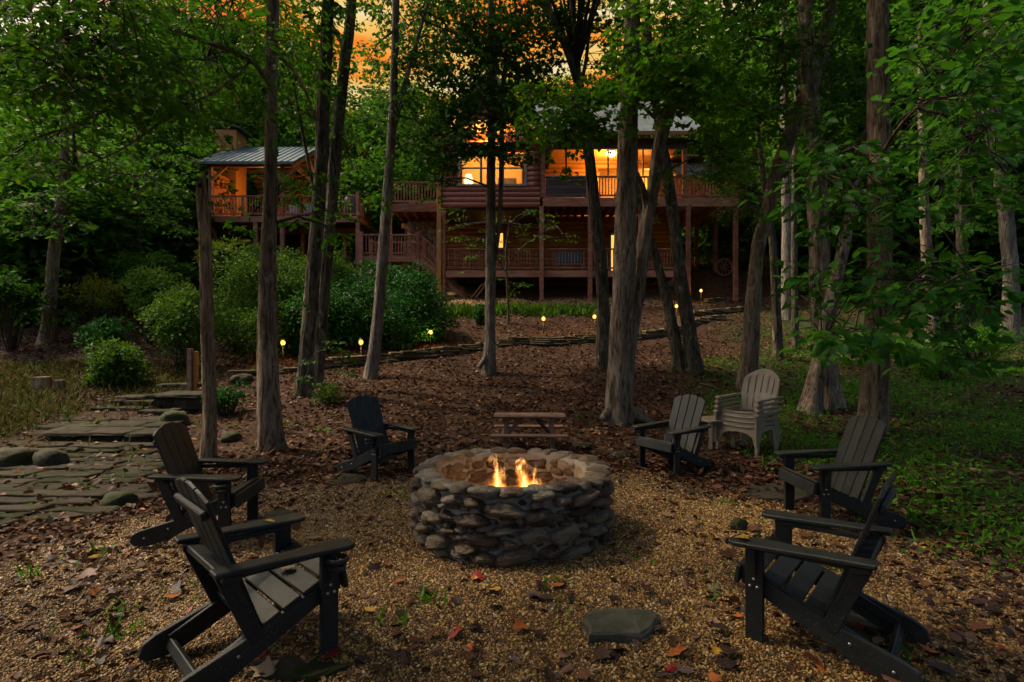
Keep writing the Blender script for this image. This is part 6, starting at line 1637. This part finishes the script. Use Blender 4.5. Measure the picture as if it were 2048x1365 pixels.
for k, (ol, lab) in enumerate((([(1480, 975), (1560, 968), (1640, 985), (1600, 1005), (1500, 1000)], 'flat stone slab under the second right armchair'), ([(655, 960), (700, 948), (735, 955), (720, 968), (670, 972)], 'flat stone in the gravel left of the pit'), ([(500, 1330), (590, 1322), (690, 1340), (640, 1362), (500, 1364)], 'flat stone under the nearest left armchair'), ([(1570, 1215), (1680, 1200), (1780, 1270), (1700, 1330), (1590, 1270)], 'flat stone under the nearest right armchair'), ([(1190, 905), (1260, 903), (1290, 912), (1230, 918)], 'mossy flat stone right of the picnic table'), ([(495, 1048), (560, 1018), (600, 1030), (560, 1060)], 'flat stone beside the second left armchair'))):
    s_ = slab('flat_stone', '', [G(*q) for q in ol], Hs(*G(*ol[0])) + 0.022, 0.05, 'slab', 30 + k)
    tag(s_, lab, 'rock', 'flat stones set in the gravel')
# flagstone path
path = tag(obj('stone_path', box_mesh(0.2, 0.2, 0.02, M['soil'], 0), None, (-5.0, 6.2, -0.02)), kind='structure')
pl = [G(-160, 1075), G(150, 1052), G(345, 965), G(325, 885), G(95, 890), G(-140, 945)]
def inside(x, y, poly):
    c = False
    for i in range(len(poly)):
        (x1, y1), (x2, y2) = poly[i], poly[i - 1]
        if (y1 > y) != (y2 > y) and x < (x2 - x1) * (y - y1) / (y2 - y1) + x1: c = not c
    return c
rk = random.Random(77)
y = 4.2; k = 0
while y < 8.0:
    hrow = rk.uniform(0.20, 0.36); x = -8.5 + rk.uniform(0, 0.5)
    while x < -3.0:
        w = rk.uniform(0.26, 0.75)
        if inside(x + w / 2, y + hrow / 2, pl):
            g = 0.018
            j = lambda: rk.uniform(-0.06, 0.06)
            o = [(x + g + j(), y + g + j() * .6), (x + w / 2, y + g + j() * .6), (x + w - g + j(), y + g + j() * .6), (x + w - g + j(), y + hrow - g + j() * .6), (x + w / 2, y + hrow - g + j() * .6), (x + g + j(), y + hrow - g + j() * .6)]
            s_ = slab('flagstone', '', o, Hs(x + w / 2, y + hrow / 2) + 0.022 + rk.uniform(0, 0.016), 0.07, 'slab', 200 + k)
            s_.parent = path; s_.matrix_parent_inverse = path.matrix_basis.inverted(); k += 1
        x += w
    y += hrow
def step_thing(name, label, rows, mat='slab', seed=0):
    """rows: (x0, x1, y0, y1, top, thickness, pieces)"""
    t = thing(name, label, 'steps', (rows[0][0], rows[0][2], 0))
    r = random.Random(seed)
    for q, (x0, x1, y0, y1, top, th, n) in enumerate(rows):
        cuts = sorted([0] + [min(0.95, max(0.05, (i + r.uniform(-0.2, 0.2)) / n)) for i in range(1, n)] + [1])
        for a, b in zip(cuts, cuts[1:]):
            xa, xb = x0 + (x1 - x0) * a + 0.006, x0 + (x1 - x0) * b - 0.006
            m_ = (xa + xb) / 2
            s = slab('stone', '', [(xa, y0 + r.uniform(-.03, .03)), (m_, y0 + r.uniform(-.04, .02)), (xb, y0 + r.uniform(-.03, .03)), (xb, y1), (m_, y1), (xa, y1)], top + r.uniform(-.008, .008), th * r.uniform(0.9, 1.0), mat, seed * 50 + q * 7 + int(a * 10))
            s.parent = t; s.matrix_parent_inverse = t.matrix_basis.inverted()
    return t
x0 = lambda px, d: X(px, d)
step_thing('stone_landing', 'wide flagstone landing above the path on the left', [(x0(70, 8.0), x0(335, 8.0), 7.95, 8.5, 0.17, 0.05, 3), (x0(80, 8.6), x0(335, 8.6), 8.5, 9.1, 0.19, 0.06, 4), (x0(110, 9.2), x0(338, 9.2), 9.1, 9.65, 0.22, 0.06, 3), (x0(100, 8.0), x0(300, 8.0), 8.02, 8.3, 0.105, 0.12, 4)], seed=5)
step_thing('stone_steps', 'rough stone steps climbing to the wooden post at the left', [(x0(185, 9.7), x0(300, 9.7), 9.7, 10.2, 0.33, 0.06, 3), (x0(200, 9.75), x0(295, 9.75), 9.76, 10.2, 0.265, 0.06, 3), (x0(215, 9.9), x0(300, 9.9), 9.95, 10.4, 0.42, 0.06, 3), (x0(230, 10.1), x0(300, 10.1), 10.1, 10.5, 0.49, 0.05, 2),
                                                                                      (x0(298, 9.8), x0(402, 9.8), 9.75, 10.5, 0.56, 0.07, 1), (x0(303, 9.8), x0(345, 9.8), 9.8, 10.4, 0.48, 0.20, 1), (x0(347, 9.8), x0(400, 9.8), 9.82, 10.4, 0.48, 0.22, 1), (x0(283, 9.6), x0(335, 9.6), 9.5, 9.9, 0.30, 0.16, 1), (x0(322, 9.3), x0(350, 9.3), 9.2, 9.6, 0.34, 0.2, 1), (x0(320, 10.7), x0(400, 10.7), 10.6, 11.0, 0.68, 0.08, 2)], seed=8)
wp = thing('wooden_post', 'short brown wooden post beside the stone steps', 'post', (X(385, 10.6), 10.6, Hs(X(385, 10.6), 10.6)))
boxmm('board', wp, (-0.08, -0.05, -0.2), (0.005, 0.03, Z(697, 10.6) - Hs(X(385, 10.6), 10.6)), M['old_wood'])
boxmm('board', wp, (0.01, 0.0, -0.2), (0.08, 0.07, Z(703, 10.6) - Hs(X(385, 10.6), 10.6)), M['cedar'])
# dry-stone edging across the slope
def edging(name, label, line, layers, seed, dep=0.22):
    r = random.Random(seed)
    pts = [hit(*q) for q in line]
    t = thing(name, label, 'wall', pts[0]); t['kind'] = 'thing'
    for a, b in zip(pts, pts[1:]):
        n = max(1, int((b - a).length / 0.36))
        ang = math.atan2(b.y - a.y, b.x - a.x)
        for l in range(layers):
            u = r.uniform(-0.4, 0.1) / n
            while u < 1:
                w = r.uniform(0.7, 1.5) / n
                c = a.lerp(b, min(max(u + w / 2, 0), 1))
                g = Hs(c.x, c.y)
                ln = (b - a).length * w * 0.96
                o = obj('stone', box_mesh(round(ln, 1) + 0.04, dep, 0.055, M['edging'], 0.012), t, Vector((c.x, c.y + 0.03 * l + r.uniform(-0.03, 0.03), g + 0.02 + l * 0.056)) - pts[0], (r.uniform(-.03, .03), r.uniform(-.03, .03), ang + r.uniform(-.06, .06)), (1, r.uniform(0.8, 1.2), r.uniform(0.75, 1.1)))
                u += w
    return t
edging('stone_edging', 'low dry-stone edging across the leafy slope from shrubs to steps', [(640, 738), (740, 727), (880, 712), (965, 700), (1080, 690), (1195, 684), (1300, 676), (1372, 664)], 4, 4)
edging('stone_edging', 'short stone edging behind the snag and maple', [(470, 752), (520, 747), (600, 742)], 2, 6)
edging('stone_stair', 'stacked stone stair edging climbing under the cabin deck corner', [(1330, 664), (1400, 648), (1440, 640)], 3, 14)
edging('stone_stair', 'middle tier of stacked stones under the cabin deck corner', [(1390, 632), (1440, 626), (1490, 622)], 3, 15)
edging('stone_stair', 'top tier of stacked stones beside the last path light', [(1415, 606), (1450, 602), (1500, 600)], 3, 16)
# stumps, dry branches
for px, py, w, h, lab in ((84, 782, 0.16, 0.28, 'dark cut stump in the dry grass at the left'), (118, 782, 0.10, 0.22, 'small split stump right of the dark stump')):
    g = hit(px, py)
    V, Fc = tube_arrays([(0, 0, -0.1), (0, 0, 0.0), (0, 0, h * 0.6), (0, 0, h)], [w * 1.3, w * 1.15, w, w * 0.96], 14, True, lambda i, a, r: r * (1 + 0.1 * math.sin(4 * a) + 0.06 * math.sin(7 * a + i)))
    tag(obj('tree_stump', mesh_py('tree_stump', V, Fc, M['bark_dead'], False), None, g), lab, 'stump')
for k, (a, b, r0, lab) in enumerate((((1052, 1128), (1158, 1136), 0.008, 'thin dark stick lying at the foot of the pit'), ((1940, 948), (2046, 955), 0.018, 'long pale dead branch in the grass at the right edge'), ((1880, 985), (2040, 970), 0.010, 'thin dry twig in the grass near the right armchairs'), ((95, 712), (160, 690), 0.012, 'bare dry branch on the left bank'), ((655, 873), (610, 905), 0.006, 'pale grass stalk leaning by the maple base'), ((330, 1165), (250, 1172), 0.005, 'thin twig lying left of the nearest left armchair'), ((1400, 770), (1500, 800), 0.006, 'curly vine stem behind the tan chairs'))):
    p, q = hit(*a), hit(*b)
    p.z += 0.02; q.z += 0.03
    n = 7
    pts = [p.lerp(q, i / (n - 1)) + Vector((0, 0, 0.03 * math.sin(i * 1.9 + k) + 0.03)) * (0.6 if k else 0.25) for i in range(n)]
    tag(obj('fallen_branch', tube_mesh('fallen_branch', pts, [r0 * (1 - 0.09 * i) for i in range(n)], M['bark_dead'] if k else M['twig'], 6)), lab, 'branch')
ppl = thing('red_bench', 'red wooden bench far off among the right trees', 'bench', (X(1880, 21), 21.0, Hs(X(1880, 21), 21.0)), R(8))
for i in range(3): boxmm('seat_slat', ppl, (-0.8, -0.2 + i * 0.14, 0.40), (0.8, -0.08 + i * 0.14, 0.44), M['cedar_dark'])
for i in range(2): boxmm('back_slat', ppl, (-0.8, 0.24, 0.55 + i * 0.16), (0.8, 0.27, 0.67 + i * 0.16), M['cedar_dark'])
for s in (-0.7, 0.7): boxmm('leg', ppl, (s - 0.04, -0.2, -0.1), (s + 0.04, 0.26, 0.40), M['cedar_dark'])

# ------------------------------------------------------------------ gravel: scattered pebbles
n = 640000
gx_ = rng.uniform(-4.0, 4.0, n); gy_ = rng.uniform(1.25, 7.2, n)
keep = (rng.random(n) < gravel_mask(gx_, gy_) * np.clip(1.35 - 0.13 * gy_, 0.35, 1) * np.clip(1.15 - 0.35 * np.sin(1.9 * gx_ + 2.6 * gy_) - 0.3 * np.sin(3.7 * gx_ - 2.1 * gy_ + 1), 0.3, 1)) & (np.abs(gx_) < 0.97 * gy_ + 0.4) & (np.hypot(gx_ - PIT.x, gy_ - PIT.y) > PIT_R - 0.06)
gx_, gy_ = gx_[keep], gy_[keep]
gp = np.stack([gx_, gy_, H(gx_, gy_) + 0.002], 1)
gme2 = mesh_np('gravel', gp, [], [])
def _va(me, nm, tp, val):
    a = me.attributes.new(nm, tp, 'POINT')
    a.data.foreach_set('vector' if tp == 'FLOAT_VECTOR' else 'value', np.asarray(val, dtype=np.float32).ravel())
m_ = len(gp)
_va(gme2, 'rot', 'FLOAT_VECTOR', rng.uniform(0, 6.28, (m_, 3)) * np.array([0.12, 0.12, 1]))
sz = rng.gamma(6.0, 1 / 6.0, m_)[:, None] * 0.0044 * np.clip(0.85 + 0.06 * gy_, 0.9, 1.3)[:, None]
_va(gme2, 'scl', 'FLOAT_VECTOR', sz * rng.uniform(0.75, 1.4, (m_, 3)) * np.array([1.0, 1.0, 0.7]))
mg, N, L = new_mat('pebble')
o_ = N.new('ShaderNodeOutputMaterial'); b_ = N.new('ShaderNodeBsdfPrincipled'); b_.inputs['Roughness'].default_value = 0.5
oi = N.new('ShaderNodeObjectInfo')
rp = ramp(N, [(0.0, (0.040, 0.022, 0.010)), (0.25, (0.085, 0.038, 0.008)), (0.55, (0.20, 0.098, 0.016)), (0.80, (0.34, 0.185, 0.036)), (0.95, (0.42, 0.30, 0.12)), (1.0, (0.48, 0.42, 0.30))])
L.new(oi.outputs['Random'], rp.inputs[0]); L.new(rp.outputs[0], b_.inputs['Base Color']); L.new(b_.outputs[0], o_.inputs['Surface'])
ng = bpy.data.node_groups.new('pebbles', 'GeometryNodeTree')
ng.interface.new_socket('Geometry', in_out='INPUT', socket_type='NodeSocketGeometry')
ng.interface.new_socket('Geometry', in_out='OUTPUT', socket_type='NodeSocketGeometry')
gi = ng.nodes.new('NodeGroupInput'); go = ng.nodes.new('NodeGroupOutput')
mp = ng.nodes.new('GeometryNodeMeshToPoints')
ip = ng.nodes.new('GeometryNodeInstanceOnPoints')
ic = ng.nodes.new('GeometryNodeMeshIcoSphere'); ic.inputs['Subdivisions'].default_value = 2
sm_ = ng.nodes.new('GeometryNodeSetShadeSmooth'); st_ = ng.nodes.new('GeometryNodeSetMaterial'); st_.inputs['Material'].default_value = mg
def na(nm):
    a = ng.nodes.new('GeometryNodeInputNamedAttribute'); a.data_type = 'FLOAT_VECTOR'; a.inputs['Name'].default_value = nm; return a
ra, sa = na('rot'), na('scl')
e2r = ng.nodes.new('FunctionNodeEulerToRotation')
lk = ng.links.new
lk(gi.outputs[0], mp.inputs[0]); lk(mp.outputs[0], ip.inputs['Points'])
lk(ic.outputs['Mesh'], sm_.inputs[0]); lk(sm_.outputs[0], st_.inputs[0]); lk(st_.outputs[0], ip.inputs['Instance'])
lk(ra.outputs['Attribute'], e2r.inputs[0]); lk(e2r.outputs[0], ip.inputs['Rotation']); lk(sa.outputs['Attribute'], ip.inputs['Scale'])
lk(ip.outputs[0], go.inputs[0])
go_ = obj('gravel', gme2); go_.modifiers.new('pebbles', 'NODES').node_group = ng
tag(go_, 'golden pea gravel around the fire pit', 'gravel', kind='stuff')

# ------------------------------------------------------------------ leaf litter, grass, weeds
def ground_points(n, x0, x1, y0, y1, mask):
    x = rng.uniform(x0, x1, n); y = rng.uniform(y0, y1, n)
    k = (rng.random(n) < mask(x, y)) & (np.abs(x) < 0.97 * y + 1.5) & (np.hypot(x - PIT.x, y - PIT.y) > PIT_R + 0.03)
    return np.stack([x[k], y[k], H(x[k], y[k])], 1)
def onpath(x, y): return ((x < -3.7) & (y < 9.6) & (y > 4.2) & (x > -8)).astype(float)
lv = Leaves()
g = ground_points(105000, -15, 15, 5.0, 24, lambda x, y: np.clip(1 - gravel_mask(x, y) * 0.97, 0, 1) * (1 - 0.75 * green_mask(x, y)) * (1 - 0.62 * onpath(x, y)) * np.clip(1.25 - 0.04 * y, 0.3, 1))
m_ = len(g); g[:, 2] += rng.uniform(0.004, 0.035, m_)
nr = rng.normal(size=(m_, 3)) * 0.42; nr[:, 2] += 1
lv.add(leaf_geo('ovate', g, rand_unit(m_) * np.array([1, 1, 0.25]), nr, rng.uniform(0.05, 0.115, m_), 0.25, rng.uniform(0.2, 0.2)))
g = ground_points(34000, -4.5, 4.5, 1.3, 7.0, lambda x, y: 0.05 + 0.95 * np.clip(np.hypot(x, (y - 3.9) * 0.9) / 2.6 - 0.50 + 0.30 * np.sin(2.3 * x + 1.9 * y) * np.sin(3.1 * y - 1.2 * x) + 0.2 * np.sin(5.1 * x + 4.3 * y), 0, 1) ** 1.5)
m_ = len(g); g[:, 2] += rng.uniform(0.008, 0.022, m_)
nr = rng.normal(size=(m_, 3)) * 0.35; nr[:, 2] += 1
lv.add(leaf_geo('ovate', g, rand_unit(m_) * np.array([1, 1, 0.2]), nr, rng.uniform(0.03, 0.08, m_), 0.25, 0.3))
tag(obj('leaf_litter', lv.mesh('leaf_litter', M['litter'])), 'brown fallen leaves covering the slope and yard', 'leaves', kind='stuff')

lv = Leaves()
g = ground_points(80000, 1.8, 17, 2.6, 17, lambda x, y: green_mask(x, y) * (x > 0))
m_ = len(g); nr = rng.normal(size=(m_, 3)) * 0.5; nr[:, 2] += 1
g[:, 2] += rng.uniform(0.0, 0.09, m_)
lv.add(leaf_geo('ovate', g, rand_unit(m_) * np.array([1, 1, 0.4]), nr, rng.uniform(0.03, 0.065, m_), 0.2, 0.2))
g2 = ground_points(16000, 1.8, 17, 2.6, 17, lambda x, y: green_mask(x, y) * (x > 0))
m_ = len(g2); xd = rng.normal(size=(m_, 3)) * 0.6; xd[:, 2] = 1
lv.add(leaf_geo('blade', g2, xd, rand_unit(m_), rng.uniform(0.07, 0.16, m_), 0, 0.35))
tag(obj('ground_cover', lv.mesh('ground_cover', M['grass'])), 'low green ground cover and grass on the right', 'grass', kind='stuff')
lv = Leaves()
g2 = ground_points(19000, -4, 4.2, 18.4, 21.4, lambda x, y: np.clip(green_mask(x, y) * 1.2, 0, 1))
m_ = len(g2); xd = rng.normal(size=(m_, 3)) * 0.6; xd[:, 2] = 1
lv.add(leaf_geo('blade', g2, xd, rand_unit(m_), rng.uniform(0.16, 0.36, m_), 0, 0.4))
tag(obj('grass', lv.mesh('grass', M['leaf_shrub'])), 'bright grass strip below the cabin deck', 'grass', kind='stuff')
lv = Leaves()
g2 = ground_points(42000, -14, -3.2, 6.2, 13.5, lambda x, y: np.clip((-x - 0.50 * y - 0.3) / 1.2, 0, 1) * (1 - 0.97 * ((y < 9.7) & (x > -7.4))) * np.clip(0.75 + 0.5 * np.sin(1.7 * x + 1.1 * y), 0.2, 1))
m_ = len(g2); xd = rng.normal(size=(m_, 3)) * 0.75; xd[:, 2] = 0.9
lv.add(leaf_geo('blade', g2, xd, rand_unit(m_), rng.uniform(0.08, 0.2, m_), 0, 0.45))
tag(obj('dry_grass', lv.mesh('dry_grass', M['dry_grass'])), 'dry tangled grass on the left bank', 'grass', kind='stuff')
lv = Leaves()                                        # scattered green sprigs
for i in range(170):
    px, py = rnd.uniform(40, 2000), rnd.uniform(720, 1340)
    c = hit(px, py)
    if (c - PIT).length < 1.0: continue
    if gravel_mask(c.x, c.y) > 0.5 and rnd.random() < 0.75: continue
    k = rnd.randint(8, 34); s = rnd.uniform(0.04, 0.14)
    q = np.array(c)[None, :] + rng.normal(size=(k, 3)) * np.array([s, s, 0.0])
    q[:, 2] = H(q[:, 0], q[:, 1])
    xd = rng.normal(size=(k, 3)) * 0.8; xd[:, 2] = np.abs(xd[:, 2]) + 0.5
    lv.add(leaf_geo('blade' if i % 2 else 'lance', q, xd, rand_unit(k), rng.uniform(0.03, 0.11, k) * (1 if i % 2 else 0.5), 0, 0.4))
tag(obj('weeds', lv.mesh('weeds', M['grass'])), 'scattered green weed sprigs between leaves and gravel', 'grass', kind='stuff')

# fallen leaves one can pick out
fl_mesh = {}
for shp in ('maple', 'oak', 'broad'):
    for col in LEAF_COL:
        for k in range(2):
            S, faces = SHAPES[shp]
            gmt = leaf_geo(shp, np.zeros((1, 3)), np.array([[1.0, 0, 0]]), np.array([[0, 0, 1.0]]), np.ones(1), 0.10 + 0.12 * k, 0.05)
            V = gmt[0].copy(); V[:, 2] += 0.10 * np.sin(V[:, 0] * 4 + k * 2) + 0.35 * (V[:, 0] - 0.5) ** 2
            V[:, 2] -= V[:, 2].min()
            fl_mesh[shp, col, k] = mesh_np('fallen_leaf', V, gmt[1], gmt[2], mats=[M['fallen_' + col]])
placed = 0
while placed < 290:
    px, py = rnd.uniform(60, 2020), 900 + 465 * rnd.random() ** 0.8
    c = hit(px, py)
    if math.hypot(c.x - PIT.x, c.y - PIT.y) < PIT_R + 0.08: continue
    if gravel_mask(c.x, c.y) < 0.2 and rnd.random() < 0.6: continue
    col = rnd.choices(list(LEAF_COL), (46, 34, 8, 5, 4, 5))[0]
    shp = rnd.choice(('maple', 'oak', 'oak', 'broad'))
    o = obj('fallen_leaf', fl_mesh[shp, col, rnd.randrange(2)], None, c + Vector((0, 0, 0.010)), (rnd.uniform(-.3, .3), rnd.uniform(-.3, .3), rnd.uniform(0, 6.28)), (rnd.uniform(0.055, 0.115),) * 3)
    zn = 'by the left armchairs' if c.x < -0.95 else 'by the right armchairs' if c.x > 1.0 else 'in front of the fire pit' if c.y < PIT.y else 'behind the fire pit'
    tag(o, '%s %s fallen leaf on the gravel %s' % ({'maple': 'star-shaped', 'oak': 'lobed', 'broad': 'oval'}[shp], col, zn), 'leaf', '%s fallen leaves on the gravel' % col)
    placed += 1
def on_chair(k, lx, ly, lz, col, shp, size, lab, tilt=0.0):
    x, y, r, _l = SPOTS[k]
    p = Vector((x, y, Hs(x, y) + 0.006)) + Matrix.Rotation(R(r), 3, 'Z') @ (Vector((lx, ly, lz)) * 0.92)
    tag(obj('fallen_leaf', fl_mesh[shp, col, 0], None, p, (0, R(tilt), R(r) + lx * 9), (size,) * 3), lab, 'leaf')
on_chair(0, -0.12, 0.05, 0.335, 'tan', 'oak', 0.10, 'pale tan leaf resting on the seat of the nearest left armchair', -22)
on_chair(0, -0.10, 0.30, 0.550, 'yellow', 'broad', 0.06, 'small yellow leaf on the far arm of the nearest left armchair')
on_chair(1, 0.03, 0.30, 0.545, 'yellow', 'maple', 0.07, 'yellow leaf on the near arm of the nearest right armchair')
on_chair(2, -0.05, 0.30, 0.548, 'dark brown', 'oak', 0.06, 'brown leaf on the arm of the second left armchair')
on_chair(4, -0.30, -0.30, 0.555, 'yellow', 'oak', 0.07, 'yellow leaf on the arm of the greenish black armchair')
for k, (lx, ly, col) in enumerate(((-0.3, -0.1, 'yellow'), (0.0, 0.05, 'tan'), (0.14, -0.05, 'orange'), (0.34, 0.08, 'chestnut brown'))):
    p = pt_.location + Vector((lx, ly, 0.455))
    tag(obj('fallen_leaf', fl_mesh['oak', col, 0], None, p, (0, 0, k * 1.3), (0.07,) * 3), '%s leaf lying on the little picnic table top' % col, 'leaf')
